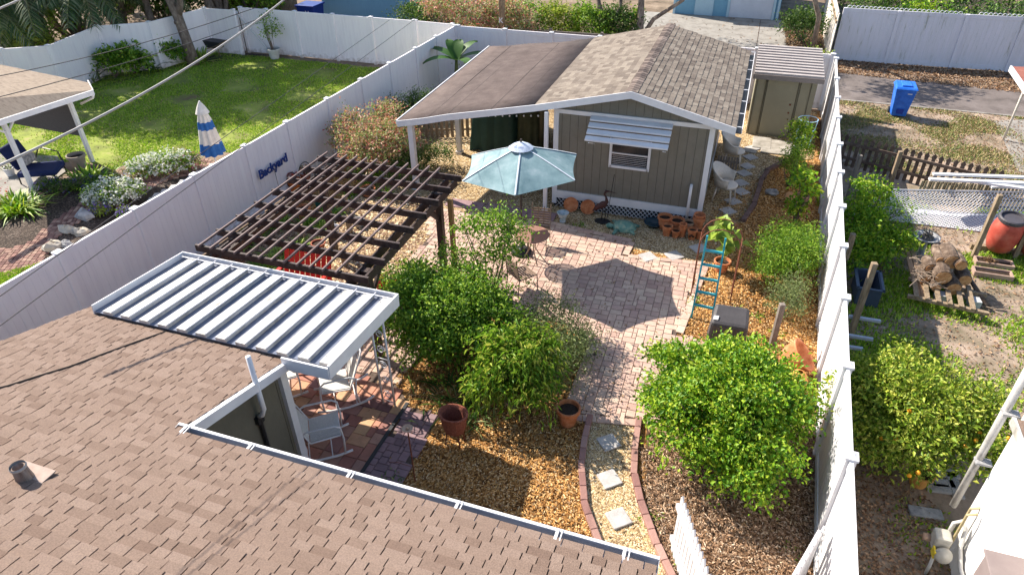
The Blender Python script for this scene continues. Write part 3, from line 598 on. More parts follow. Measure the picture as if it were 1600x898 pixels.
for k in range(nr):
    xa = x0+.02+pit*k+tw_; xb = x0+.02+pit*(k+1); zz = ga.uniform(-.004, .004); ye = y1-.1+ga.uniform(-.006, .006)
    mb = MB(); mb.hexa([(xa, y0, az(y0)+.001), (xb, y0, az(y0)+.001), (xb, ye, az(ye)+.001), (xa, ye, az(ye)+.001)], [(xa, y0, az(y0)+.052+zz), (xb, y0, az(y0)+.052), (xb, ye, az(ye)+.052), (xa, ye, az(ye)+.052+zz)]); pn = mb.build('raised_pan', dirtywhite, A)
    mb = MB(); mb.beam((xb-.006, y0, az(y0)+.06), (xb-.006, y1-.03, az(y1)+.06), .012, .03); mb.build('seam_lip', whitep, pn)
    mb = MB()
    for q in range(5): mb.lathe((xa+.02+ga.uniform(0, .004), y0+.15+q*.38, az(y0+.15+q*.38)+.052), [(.008, 0), (.008, .004), (0, .005)], 6)
    mb.build('screw', greystone, pn)
mb = MB(); mb.beam((x0, y1-.01, az(y1)+.03), (x1, y1-.01, az(y1)+.03), .02, .15); mb.beam((x0-.012, y0, az(y0)+.02), (x0-.012, y1, az(y1)+.02), .02, .17); mb.beam((x1, y0-.1, az(y0)-.01), (x1, y1, az(y1)-.01), .03, .22); mb.beam((-5.33, y0-.1, az(y0)-.03), (x1, y0-.1, az(y0)-.03), .03, .2)
mb.beam((x0, y1-.1, az(y1)+.07), (x1, y1-.1, az(y1)+.065), .02, .012); mb.build('fascia', whitep, A)
# scroll post
def scroll(mb, c, r, ax, turn=1.6, s=1):
    pts = []
    for k in range(22):
        t = k/21; a = t*turn*2*PI; q = r*(1-.75*t); pts.append(Vector(c)+ax*(math.cos(a)*q)*s+Vector((0, 0, 1))*math.sin(a)*q)
    mb.tube(pts, .009, 6)
pa, pb = at(607, 640), at(588, 628); ax = (pa-pb); ax.z = 0; ax.normalize(); wp = .26
p0 = Vector((-4.98, 7.42, .03)); p1 = p0+Vector((.24, -.02, 0))
for q in (p0, p1):
    mb = MB(); mb.tube([q, q+Vector((0, 0, 2.12))], .019, 8); mb.build('post', whitep, A, smooth=True)
mb = MB(); mid = (p0+p1)/2; ax = (p1-p0).normalized()
for k in range(6):
    scroll(mb, mid+Vector((0, 0, .25+.33*k)), .085, ax, 1.5, 1 if k % 2 else -1)
for z in (.1, 1.05, 1.9): mb.tube([p0+Vector((0, 0, z)), p1+Vector((0, 0, z))], .008, 6)
mb.build('scrollwork', whitep, A, smooth=True)
# ---------------------------------------------------------------- PERGOLA
Pg = thing('pergola', (-7.1, 10.1, 0), 'dark brown stained wooden pergola with a slatted open roof over the side patio', 'pergola')
for (x, y) in ((-5.62, 11.55), (-5.62, 8.5), (-8.4, 11.55), (-8.4, 8.5)):
    mb = MB(); mb.box(x, y, 0, .14, .14, 2.0); mb.build('post', brownstain, Pg, bevel=.01)
for x in (-5.72, -5.52, -8.5, -8.3):
    mb = MB(); mb.beam((x, 7.85, 1.92), (x, 12.3, 1.92), .045, .18); mb.build('beam', brownstain, Pg, bevel=.005)
for k in range(8):
    y = 8.08+k*.575; mb = MB(); mb.beam((-8.8, y, 2.095), (-5.32, y, 2.095), .042, .12); mb.beam((-8.8, y, 2.16), (-5.32, y, 2.16), .047, .008); mb.build('rafter', brownstain, Pg)
mb = MB(); mb.beam((-8.55, 7.9, 1.86), (-5.5, 7.9, 1.86), .045, .17); mb.build('front_beam', brownstain, Pg)
for k in range(12):
    x = -8.66+k*.252; mb = MB(); mb.beam((x, 8.0, 2.19), (x, 12.3, 2.19), .03, .04); mb.build('slat', lath, Pg)
for (x, y, dx, dy) in ((-5.62, 11.55, 0, -.55), (-5.62, 8.5, 0, .55), (-5.62, 8.5, -.55, 0), (-5.62, 11.55, -.5, 0)):
    mb = MB(); mb.beam((x, y, 1.35), (x+dx, y+dy, 1.85), .04, .09); mb.build('brace', brownstain, Pg)
mb = MB(); mb.box(-5.33, 11.5, 0, .1, .1, 1.92); tag(mb.build('wooden_post', mat('tan_post_wood', [(.22, .12, .05), (.36, .22, .1)], .85, 5, .3, stretch=(5, 5, .6)), bevel=.012), 'freestanding tan square timber post beside the right pergola post', 'post')
c = at(1205, 542); mb = MB(); mb.box(c.x, c.y, 0, .1, .1, 1.02, .3); tag(mb.build('wooden_post', greywood, bevel=.012), 'short grey timber post in the mulch right of the covered grill', 'post')
# ---------------------------------------------------------------- SHED with carport roof
Sh = thing('garden_shed', (-2.4, 18, 0), 'taupe garden shed with white trim, shingle gable roof and attached carport', 'shed')
XL, XR, YF, YB = -4.18, -.5, 15.4, 21.0; RX, RZ, RY0, RY1 = -2.36, 3.30, 15.08, 21.25
sr = (3.30-2.72)/2.34; EXR = -.02; EZR = 2.72; JX, JZ = -4.62, 2.76
def zr(x): return RZ-(x-RX)*sr if x > RX else RZ-(RX-x)*(RZ-JZ)/(RX-JX)
mb = MB(); mb.box((XL+XR)/2, (YF+YB)/2, .3, XR-XL, YB-YF, 2.25)
mb.v += [(XL, YF, 2.5), (XR, YF, 2.5), (XR, YF, zr(XR)-.1), (RX, YF, RZ-.1), (XL, YF, zr(XL)-.1), (XL, YB, 2.5), (XR, YB, 2.5), (XR, YB, zr(XR)-.1), (RX, YB, RZ-.1), (XL, YB, zr(XL)-.1)]
i = len(mb.v)-10; mb.f += [(i, i+1, i+2, i+3, i+4), (i+9, i+8, i+7, i+6, i+5), (i+1, i+6, i+7, i+2), (i+5, i, i+4, i+9)]
wl = mb.build('wall', sidinggrey, Sh)
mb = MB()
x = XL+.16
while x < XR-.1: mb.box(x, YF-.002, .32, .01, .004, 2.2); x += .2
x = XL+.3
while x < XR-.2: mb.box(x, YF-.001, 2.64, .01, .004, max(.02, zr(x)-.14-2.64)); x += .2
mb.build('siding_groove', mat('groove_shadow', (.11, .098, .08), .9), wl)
mb = MB(); mb.box(XL+.02, YF-.02, .1, .12, .05, 2.5); mb.box(XR-.0, YF-.02, .1, .12, .05, 2.45); mb.box((XL+XR)/2, YF-.02, 2.52, XR-XL, .045, .1); mb.box((XL+XR)/2, YF-.02, .27, XR-XL-.1, .04, .2); mb.box(XR+.03, YF+.04, .1, .04, .14, 2.45); mb.box(XR+.02, (YF+YB)/2, .16, .03, YB-YF, .16); mb.build('trim', whitep, Sh)
# lattice skirt
mb = MB(); n = 33
for k in range(n+1):
    x = XL+.05+(XR-XL-.1)*k/n
    for s_ in (1, -1):
        xa, xb = x, x+.25*s_
        if XL < xb < XR: mb.beam((xa, YF-.03+.004*s_, 0), (xb, YF-.03+.004*s_, .27), .008, .022, (0, 1, 0))
mb.build('lattice_skirt', whitep, Sh)
mb = MB(); mb.box((XL+XR)/2, YF+.02, 0, XR-XL, .01, .3); mb.build('skirt_backing', black, Sh)
# roof
mb = MB()
def slab(mb, pts, t):
    mb.hexa([(p[0], p[1], p[2]-t) for p in pts], pts)
slab(mb, [(RX, RY0, RZ), (EXR, RY0, EZR), (EXR, RY1, EZR), (RX, RY1, RZ)], .09)
slab(mb, [(JX, RY0, JZ), (RX, RY0, RZ), (RX, RY1, RZ), (JX, RY1, JZ)], .09)
rs = mb.build('roof', deck, Sh)
V1 = Vector((RX-EXR, 0, RZ-EZR)); l1 = V1.length; V2 = Vector((RX-JX, 0, RZ-JZ)); l2 = V2.length; ly = RY1-RY0
shingles('shingles', (EXR+.02, RY0-.02, EZR+.002), (0, 1, 0), V1, [(0, 0), (ly+.04, 0), (ly+.04, l1), (0, l1)], .135, .1, .28, shm2, rs, 5, t=.012)
shingles('shingles', (JX, RY0-.02, JZ+.002), (0, 1, 0), V2, [(0, 0), (ly+.04, 0), (ly+.04, l2), (0, l2)], .135, .1, .28, shm2, rs, 6, t=.006, gap=.003)
mb = MB(); g = random.Random(4); y = RY0-.02
while y < RY1:
    t0, t1 = .016, .006; a = [(RX-.15, y, RZ-.15*(RZ-JZ)/(RX-JX)+.022), (RX, y, RZ+.04), (RX, y+.17, RZ+.02), (RX-.15, y+.17, RZ-.03)]
    mb.v += [(RX-.13, y, RZ-.018+t0), (RX, y, RZ+.008+t0), (RX+.13, y, RZ-.024+t0), (RX-.13, y+.18, RZ-.018+t1), (RX, y+.18, RZ+.008+t1), (RX+.13, y+.18, RZ-.024+t1), (RX-.16, y, RZ-.05), (RX+.16, y, RZ-.06), (RX, y, RZ-.02)]
    i = len(mb.v)-9; mb.f += [(i, i+1, i+4, i+3), (i+1, i+2, i+5, i+4), (i+6, i+8, i+1, i), (i+8, i+7, i+2, i+1), (i+2, i+7, i+5)]; y += .15
mb.build('ridge_cap', mat('ridge_shingle', [(.08, .06, .055), (.17, .13, .11), (.27, .21, .18)], .95, 50, .3, island=True, mixn=.2), rs)
# carport sheet roof
membrane = mat('brown_roll_roofing', [(.072, .052, .047), (.098, .072, .065), (.125, .095, .085)], .92, 3, .3, 200)
CX = [(JX, JZ, JZ), (-5.7, 2.53, 2.55), (-6.9, 2.28, 2.42), (-7.6, 2.1, 2.32), (-8.32, 1.95, 2.28)]
mb = MB(); yb = [RY1, RY1, RY1-.02, RY1-.05, RY1-.1]; dxb = [0, .02, .08, .2, .32]
n = len(CX); nv = 8
for k, (x, z, zk) in enumerate(CX):
    for j in range(nv+1):
        t = j/nv; mb.v.append((x+dxb[k]*t, RY0+(yb[k]-RY0)*t, z+(zk-z)*t))
for k in range(n-1):
    for j in range(nv):
        a = k*(nv+1)+j; mb.f.append((a, a+1, a+nv+2, a+nv+1))
cr = mb.build('carport_roof', membrane, Sh, smooth=True); sm = cr.modifiers.new('s', 'SOLIDIFY'); sm.thickness = .08; sm.offset = -1
mb = MB()
for x in (-5.15, -6.35, -7.45, -5.75, -6.9):
    xs = [c for c in CX]
    def zc(x, t):
        for (a, z1, z2), (b, z3, z4) in zip(CX[:-1], CX[1:]):
            if b <= x <= a: f = (a-x)/(a-b); return (z1+(z3-z1)*f)*(1-t)+(z2+(z4-z2)*f)*t
    pts = [(x+.15*t*(1 if x < -6 else .3)+.01*math.sin(9*t), RY0+(RY1-.1-RY0)*t, zc(x, t)+.001) for t in np.linspace(0, 1, 12)]
    for p, q in zip(pts[:-1], pts[1:]): mb.beam(p, q, .022 if x in (-5.75, -6.9) else .009, .006)
mb.build('lap_seam', mat('tar_seam', (.03, .022, .02), .8), cr)
# fascia (front rakes, curved)
mb = MB(); pts = [(EXR+.02, EZR), (RX, RZ), (JX, JZ)]+[(c[0], c[1]) for c in CX[1:]]
for (a, za), (b, zb_) in zip(pts[:-1], pts[1:]):
    mb.hexa([(b, RY0-.045, zb_-.15), (a, RY0-.045, za-.15), (a, RY0-.02, za-.15), (b, RY0-.02, zb_-.15)], [(b, RY0-.045, zb_+.012), (a, RY0-.045, za+.012), (a, RY0-.02, za+.012), (b, RY0-.02, zb_+.012)])
mb.beam((-8.36, RY0, 1.9), (-8.04, RY1-.1, 2.23), .03, .12); mb.build('fascia', whitep, Sh)
mb = MB(); mb.box(EXR+.145, (RY0+RY1)/2, EZR-.12, .014, ly, .115); mb.box(EXR+.012, (RY0+RY1)/2, EZR-.12, .01, ly, .1); gsh = mb.build('gutter', whitep, Sh); mb = MB(); mb.box(EXR+.075, (RY0+RY1)/2, EZR-.125, .125, ly, .02); mb.build('gutter_trough', darkplastic, gsh)
for k in range(8): mb = MB(); mb.box(EXR+.075, RY0+.1+k*.86, EZR-.012, .14, .025, .012); mb.build('gutter_strap', whitep, Sh)
# hanging slatted white shutter awning over window
sh = thing('shutter_awning', (-2.4, 15.3, 2.5), 'white slatted metal shutter awning propped out above the shed window', 'awning')
ws = Vector((-3.30, 15.33, 2.56)); we = Vector((-1.38, 15.33, 2.56)); lo = Vector((0, -.62, -.42))
for k in range(4):
    a = ws+lo*(k/4)+Vector((0, 0, -.0)); b = we+lo*(k/4); lw_ = lo*.205
    mb = MB(); mb.hexa([a+Vector((0, 0, -.02)), b+Vector((0, 0, -.02)), b+lw_+Vector((0, 0, -.0)), a+lw_+Vector((0, 0, -.0))], [a+Vector((0, 0, .0)), b+Vector((0, 0, .0)), b+lw_+Vector((0, 0, .035)), a+lw_+Vector((0, 0, .035))]); mb.build('slat', whitep, sh)
mb = MB()
for x in (-3.2, -1.48): mb.beam((x, 15.36, 1.85), (x, 14.72, 2.13), .02, .02)
mb.build('prop_arm', whitep, sh)
# window
mb = MB(); wz0, wz1, wx0, wx1 = 1.3, 2.0, -2.78, -1.85
wn = None
mb.box((wx0+wx1)/2, YF-.03, wz0, wx1-wx0, .05, .06); mb.box((wx0+wx1)/2, YF-.03, wz1, wx1-wx0, .05, .06); mb.box(wx0, YF-.03, wz0, .06, .05, wz1-wz0+.06); mb.box(wx1, YF-.03, wz0, .06, .05, wz1-wz0+.06); mb.box((wx0+wx1)/2, YF-.025, wz0+.36, wx1-wx0, .03, .03)
wn = mb.build('window', whitep, Sh)
mb = MB(); mb.box((wx0+wx1)/2, YF-.012, wz0+.05, wx1-wx0-.05, .012, wz1-wz0-.04); mb.build('pane', mat('dark_glass', (.02, .022, .025), .12, spec=.6), wn)
mb = MB()
for k in range(7): mb.box((wx0+wx1)/2, YF-.02, wz0+.08+k*.045, wx1-wx0-.1, .004, .006)
mb.build('blind', whitep, wn)
mb = MB(); mb.tube([(-.78, 15.3, .05), (-.78, 15.3, 1.05), (-.78, 15.36, 1.12)], .035, 10); mb.build('pvc_pipe', whitep, Sh, smooth=True)
for (x, y, h, mm, s_) in ((-8.02, 15.2, 2.0, whitep, .14), (-7.8, 17.75, 2.0, whitep, .14), (-4.3, 15.0, 2.65, whitep, .09), (-8.0, 20.6, 2.05, whitep, .14)):
    mb = MB(); mb.box(x, y, 0, s_, s_, h); mb.box(x, y, 0, s_+.05, s_+.05, .1); mb.build('carport_post', mm, Sh, bevel=.005)
# string lights under carport fascia
st = thing('string_lights', (-6, 15.1, 2.2), 'row of small white bulbs strung under the carport fascia', 'string lights')
mb = MB(); pts = [Vector((-7.5+3.0*k/16, 15.6, 2.02+.33*k/16)) for k in range(17)]; mb.tube(pts, .004, 4); mb.build('cord', black, st)
mb = MB()
for p in pts: mb.lathe(p-Vector((0, 0, .06)), [(.002, 0), (.02, .012), (.024, .03), (.014, .05), (.003, .058)], 8)
mb.build('bulb', whitep, st)
# covered thing: green tarp
def cloth_box(name, c, sx, sy, h, m, label, cat, rot=0, part=None, seed=1, taper=.85, sag=.06, folds=14, thk=0):
    g = random.Random(seed); n = 48; rows = 9; mb = MB(); ph = [g.random()*6 for _ in range(4)]
    for r_ in range(rows+3):
        if r_ <= rows: t = r_/rows; z = h*(1-t); k = taper+(1-taper)*t; amp = .02+.05*t
        else: continue
        for j in range(n):
            a = 2*PI*j/n; ca, sa = math.cos(a), math.sin(a); q = (abs(ca)**6+abs(sa)**6)**(-1/6)
            f = 1+amp*math.sin(folds*a+ph[0]+t)+amp*.5*math.sin(folds*1.7*a+ph[1]); x, y = ca*q*sx/2*k*f, sa*q*sy/2*k*f
            mb.v.append((c[0]+x*math.cos(rot)-y*math.sin(rot), c[1]+x*math.sin(rot)+y*math.cos(rot), c[2]+z+(sag*.3*math.sin(3*a+ph[2]) if r_ == 0 else 0)))
    for r_ in range(rows):
        for j in range(n): mb.f.append((r_*n+j, (r_+1)*n+j, (r_+1)*n+(j+1) % n, r_*n+(j+1) % n))
    i = len(mb.v); mb.v.append((c[0], c[1], c[2]+h+.02))
    for j in range(n): mb.f.append((i, j, (j+1) % n))
    return tag(mb.build(name, m, smooth=True), label, cat)
cloth_box('tarp_cover', (-6.9, 19.4, 0), 1.7, 2.6, 1.75, mat('dark_green_tarp', [(.018, .05, .038), (.028, .07, .052)], .6, 3, .3), 'dark green tarp draped over a tall load under the carport', 'tarp')
cloth_box('tarp_cover', (-5.9, 19.0, 0), .8, 1.3, 1.6, mat('olive_tarp', [(.05, .055, .025), (.09, .095, .045)], .6, 3, .3), 'olive green tarp hanging over the right side of the carport load', 'tarp', folds=9)
# ---------------------------------------------------------------- TAN METAL SHED
Tn = thing('metal_shed', (1.2, 23, 0), 'tan metal storage shed with brown ribbed roof in the back right corner', 'shed')
mb = MB(); mb.box(1.18, 23.0, 0, 1.75, 2.2, 1.95); tw = mb.build('wall', tan, Tn)
mb = MB()
for x in (.36, .62, .66, 1.55, 1.6, 1.9): mb.box(x, 21.885, .05, .02, .02, 1.85)
mb.build('wall_rib', mat('dark_tan_rib', (.1, .09, .06), .6), tw)
mb = MB(); mb.box(1.1, 21.88, .08, .86, .02, 1.8); dr = mb.build('door', tan, Tn)
mb = MB(); mb.box(1.42, 21.86, 1.05, .05, .03, .05); mb.box(1.42, 21.86, .8, .04, .03, .04); mb.box(1.44, 21.86, .6, .03, .03, .03); mb.build('latch', rust, dr)
mb = MB(); mb.hexa([(.22, 21.5, 1.93), (2.16, 21.55, 1.93), (2.16, 24.3, 2.0), (.22, 24.3, 2.0)], [(.22, 21.5, 2.0), (2.16, 21.55, 2.0), (2.16, 24.3, 2.1), (.22, 24.3, 2.1)])
tr_ = mb.build('roof', mat('brown_roof_metal', [(.09, .06, .05), (.12, .08, .07)], .5, 4), Tn)
mb = MB()
for k in range(11):
    y = 21.6+k*.26; mb.beam((.22, y, 2.035+.1*(y-21.5)/2.8), (2.16, y+.03, 2.035+.1*(y-21.5)/2.8), .13, .07)
mb.build('roof_rib', mat('pale_roof_metal', [(.36, .31, .29), (.46, .41, .38)], .5, 4), tr_)
mb = MB(); mb.beam((.2, 21.48, 1.95), (2.18, 21.52, 1.95), .03, .14); mb.build('fascia', mat('taupe_trim', (.22, .18, .16), .6), Tn)
# ---------------------------------------------------------------- UMBRELLA, TABLE, CHAIRS
Um = thing('patio_umbrella', (-4.33, 13.15, 0), 'faded teal patio umbrella standing open in front of the shed', 'umbrella')
uc = Vector((-4.24, 12.87, 0)); Rm = 1.36; zt = 2.66; zrm = 2.18
canm = mat('faded_teal_canvas', [(.13, .23, .26), (.23, .35, .38), (.4, .5, .54)], .8, 1.6, .15, 30, stretch=(1, 1, 1), trans=.22)
mb = MB(); n = 6; ang = [R(-17+60*k) for k in range(6)]; sub = 8; rings = 7
for q in range(rings+1):
    t = .09+.91*q/rings
    for k in range(6):
        for s_ in range(sub):
            f = s_/sub; a0, a1 = ang[k], ang[k]+PI/3
            e = Vector((math.cos(a0), math.sin(a0), 0)).lerp(Vector((math.cos(a1), math.sin(a1), 0)), f)
            edge = 4*f*(1-f); rad = Rm*t*(1-.05*edge*t)
            z = zt+(zrm-zt)*t**1.15-.055*edge*t*(1-.3*t)
            mb.v.append((uc.x+e.x*rad, uc.y+e.y*rad, z+.06*e.x*t))
N6 = 6*sub
for q in range(rings):
    for j in range(N6): mb.f.append((q*N6+j, q*N6+(j+1) % N6, (q+1)*N6+(j+1) % N6, (q+1)*N6+j))
cn = mb.build('canopy', canm, Um, smooth=True)
mb = MB(); mb.lathe((uc.x, uc.y, zt-.03), [(.27, 0), (.2, .05), (.1, .1), (.01, .125)], 12); mb.build('vent_cap', mat('blue_white_canvas', [(.05, .1, .25), (.5, .55, .66), (.6, .65, .72)], .8, 11), cn, smooth=True)
mb = MB()
for k in range(6):
    e = Vector((math.cos(ang[k]), math.sin(ang[k]), 0)); pr_ = None
    for q in range(9):
        t = .12+.87*q/8; p = uc+e*Rm*t+Vector((0, 0, zt+(zrm-zt)*t**1.15+.06*e.x*t+.006))
        if pr_ is not None: mb.beam(pr_, p, .035, .003)
        pr_ = p
mb.build('panel_seam', mat('faded_seam', [(.45, .5, .56), (.6, .64, .7)], .8, 12), cn)
mb = MB(); mb.tube([(uc.x, uc.y, .05), (uc.x, uc.y, zt+.16)], .02, 10); mb.build('pole', mat('dark_bronze', (.05, .035, .03), .5), Um)
for a in ang:
    e = Vector((math.cos(a), math.sin(a), 0)); mb = MB(); mb.tube([uc+Vector((0, 0, zt-.04)), uc+e*Rm*.98+Vector((0, 0, zrm-.02+.06*e.x))], .008, 5); mb.tube([uc+Vector((0, 0, 2.2)), uc+e*Rm*.5+Vector((0, 0, (zt+zrm)/2-.03))], .006, 5); mb.build('rib', whitep, Um)
mb = MB(); mb.lathe((uc.x, uc.y, .04), [(.0, 0), (.24, 0), (.24, .05), (.05, .09), (.03, .3), (.02, .3)], 16); mb.build('base', darkplastic, Um, smooth=True)
bronze = mat('bronze_metal', [(.16, .11, .08), (.24, .17, .12)], .5, 5)
def slat_table(c, r, h, label):
    t = thing('patio_table', (c[0], c[1], 0), label, 'table'); mb = MB()
    for k in range(-9, 10):
        y = k*r/9.5; x = math.sqrt(max(0, r*r-y*y)); mb.box(c[0], c[1]+y, h, 2*x, r/9.5*.62, .012, 0)
    mb.tube([(c[0]+r*math.cos(a), c[1]+r*math.sin(a), h+.005) for a in np.linspace(0, 2*PI, 33)], .012, 6); mb.build('tabletop', mat('mosaic_top', [(.3, .14, .1), (.42, .25, .2)], .7, 30), t)
    for k in range(4):
        a = PI/4+k*PI/2; mb = MB(); mb.tube([(c[0]+.1*math.cos(a), c[1]+.1*math.sin(a), h), (c[0]+.08*math.cos(a), c[1]+.08*math.sin(a), h*.5), (c[0]+r*.7*math.cos(a), c[1]+r*.7*math.sin(a), .045)], .014, 6); mb.build('leg', bronze, t)
    return t
slat_table((-3.9, 12.6), .38, .72, 'round slatted metal patio table in front of the shed')
def metal_chair(c, rz_, label):
    t = thing('metal_chair', (0, 0, 0), label, 'chair', 'bronze metal patio chairs')
    mb = MB()
    for k in range(8): mb.box(0, -.2+k*.055, .44, .42, .035, .012)
    mb.tube([(-.22, -.22, .445), (.22, -.22, .445), (.22, .22, .445), (-.22, .22, .445), (-.22, -.22, .445)], .012, 6); mb.build('seat', bronze, t)
    mb = MB()
    for k in range(7): mb.beam((-.2, .235+k*.009, .5+k*.06), (.2, .235+k*.009, .5+k*.06), .012, .03)
    for x in (-.07, .07): mb.beam((x, .225, .48), (x, .29, .92), .02, .008)
    mb.build('backrest', bronze, t)
    for x in (-.22, .22):
        mb = MB(); mb.tube([(x, -.24, .04), (x, -.22, .44)], .012, 6); mb.build('leg', bronze, t)
        mb = MB(); mb.tube([(x, .27, .04), (x, .23, .45), (x, .31, .98)], .012, 6); mb.build('leg', bronze, t)
    t.location = c; t.rotation_euler = (0, 0, rz_); return t
ch0 = metal_chair((-3.95, 13.3, 0), .1, 'bronze metal chair behind the round table, back towards the shed')
dup(ch0, (-3.75, 11.45, 0), 2.5, 'bronze metal chair hidden behind the slender tree, casting a barred shadow')
# ---------------------------------------------------------------- pots etc in front of the shed
def potprof(r, h): return [(0, 0), (r*.68, 0), (r*.95, h*.82), (r*1.08, h*.82), (r*1.08, h), (r*.94, h), (r*.86, h*.75), (0, h*.72)]
def pot(name, c, r, h, m, label, soil=True, group=None, tilt=None):
    t = thing(name, (c[0], c[1], 0), label, 'pot', group); z = c[2] if len(c) > 2 else .01
    mb = MB(); mb.lathe((c[0], c[1], z), potprof(r, h)[:7], 20, axis=tilt); mb.build('pot_body', m, t, smooth=False)
    if soil: mb = MB(); mb.lathe((c[0], c[1], z), [(r*.9, h*.8), (0, h*.82)], 20, axis=tilt); mb.build('soil', soilm, t)
    return t
def disc(px, py, label):
    c = at(px, py); mb = MB(); A_ = Matrix.Rotation(R(72), 3, 'X'); mb.lathe((c.x, 15.22, .2), [(0, .015), (.155, .015), (.17, .035), (.19, .035), (.19, 0), (0, -.01)], 28, axis=A_); tag(mb.build('terracotta_saucer', terra, smooth=False), label, 'saucer', 'terracotta saucers leaning on the shed')
disc(888, 337, 'large terracotta saucer leaning on the shed skirt behind the blue white urn'); disc(914, 342, 'large terracotta saucer leaning on the shed skirt, nearer the heron')
c = at(879, 348); t = thing('ceramic_urn', (c.x, c.y, 0), 'blue and white ceramic urn at the left corner of the shed', 'urn'); mb = MB(); mb.lathe((c.x, c.y, .03), [(.07, 0), (.08, .03), (.055, .06), (.1, .15), (.13, .22), (.145, .25), (.155, .265), (.13, .26), (.1, .2), (0, .18)], 20); mb.build('urn_body', mat('ceramic_glaze', [(.08, .25, .3), (.45, .5, .52), (.6, .62, .66)], .3, 9), t, smooth=True)
c = at(941, 347); t = thing('heron_statue', (c.x, c.y, 0), 'dark metal heron garden statue against the shed wall', 'statue')
mb = MB(); mb.lathe((c.x, c.y, .01), [(0, 0), (.2, 0), (.2, .03), (0, .04)], 18, .7); mb.build('base', black, t)
mb = MB()
for dx in (-.03, .05): mb.tube([(c.x+dx, c.y, .03), (c.x+dx+.02, c.y, .25), (c.x+dx, c.y, .42)], .01, 6)
mb.build('leg', black, t)
mb = MB(); mb.tube([(c.x-.26, c.y, .28), (c.x-.14, c.y, .4), (c.x, c.y, .5), (c.x+.08, c.y, .58), (c.x+.05, c.y, .7), (c.x+.0, c.y, .78), (c.x+.04, c.y, .86), (c.x+.12, c.y, .87)], [.015, .07, .09, .05, .025, .022, .038, .012], 10); mb.tube([(c.x+.1, c.y, .87), (c.x+.3, c.y, .84)], [.014, .003], 6); mb.build('body', mat('rust_black', [(.02, .015, .015), (.1, .03, .025)], .6, 8), t, smooth=True)
mb = MB(); mb.tube([(c.x+.1, c.y+.05, .03), (c.x+.14, c.y+.05, .6), (c.x+.2, c.y+.05, 1.3)], .008, 5); mb.build('reed', black, t)
c = at(975, 358); t = thing('turtle_sculpture', (c.x, c.y, 0), 'green glazed turtle garden sculpture in the gravel beside the shed', 'sculpture'); tm = mat('turtle_glaze', [(.05, .16, .14), (.16, .3, .24), (.4, .42, .27)], .35, 9)
mb = MB(); mb.lathe((c.x, c.y, .03), [(.3, 0), (.29, .06), (.22, .14), (.1, .185), (0, .195)], 18, .78); mb.build('shell', tm, t, smooth=True)
mb = MB(); mb.tube([(c.x-.24, c.y-.06, .07), (c.x-.36, c.y-.1, .1), (c.x-.44, c.y-.12, .09)], [.05, .07, .03], 10); mb.build('head', tm, t, smooth=True)
for (dx, dy, ex, ey) in ((-.15, -.2, -.2, -.38), (-.2, .16, -.34, .28), (.18, -.16, .3, -.24), (.2, .14, .34, .2)):
    mb = MB(); mb.tube([(c.x+dx, c.y+dy, .06), (c.x+ex, c.y+ey, .035)], [.06, .03], 8); mb.build('flipper', tm, t, smooth=True)
c = at(1020, 356); mb = MB(); mb.lathe((c.x, c.y+.1, .012), [(0, 0), (.16, 0), (.24, .1), (.25, .11), (.22, .1), (0, .05)], 20); tag(mb.build('bowl', mat('dark_blue_glaze', (.02, .05, .07), .2, spec=.6), smooth=True), 'wide dark blue glazed bowl left of the stacked terracotta pots', 'bowl')
pl = [(1037, 357, .17, .34, 'tall wide terracotta pot at the left end of the pot cluster'), (1056, 360, .17, .3, 'wide terracotta bowl pot in the middle back of the cluster'), (1074, 361, .13, .26, 'pale tan terracotta pot behind the cluster'), (1089, 362, .14, .4, 'stack of terracotta pots nearest the white drain pipe'), (1041, 368, .12, .28, 'rimmed terracotta pot at the front left of the cluster'), (1055, 371, .105, .2, 'smallest terracotta pot at the front centre of the cluster'), (1065, 370, .095, .3, 'two narrow terracotta pots stacked in the cluster'), (1080, 374, .11, .28, 'terracotta strawberry pot with side holes at the front right of the cluster'), (1092, 373, .1, .24, 'terracotta pot standing just behind the strawberry pot')]
palepot = mat('pale_terracotta', [(.42, .26, .17), (.55, .38, .26)], .85, 9)
for (x, y, r, h, lb) in pl:
    c = at(x, y); o = pot('terracotta_pot', (c.x, c.y), r, h, palepot if 'pale' in lb else terra, lb, soil='stack' not in lb, group='terracotta pots clustered at the shed corner')
    if 'stack' in lb:
        mb = MB(); mb.lathe((c.x, c.y, h*.72), potprof(r*.9, h*.5)[:7], 18); mb.build('upper_pot', terra, o)
    if 'holes' in lb:
        mb = MB()
        for a in (-1.2, -2.0, -1.6): mb.lathe((c.x+r*.9*math.cos(a), c.y+r*.9*math.sin(a), h*(.35+.2*abs(math.sin(a*3)))), [(.028, 0), (.028, .03), (0, .03)], 8)
        mb.build('side_hole', soilm, o)
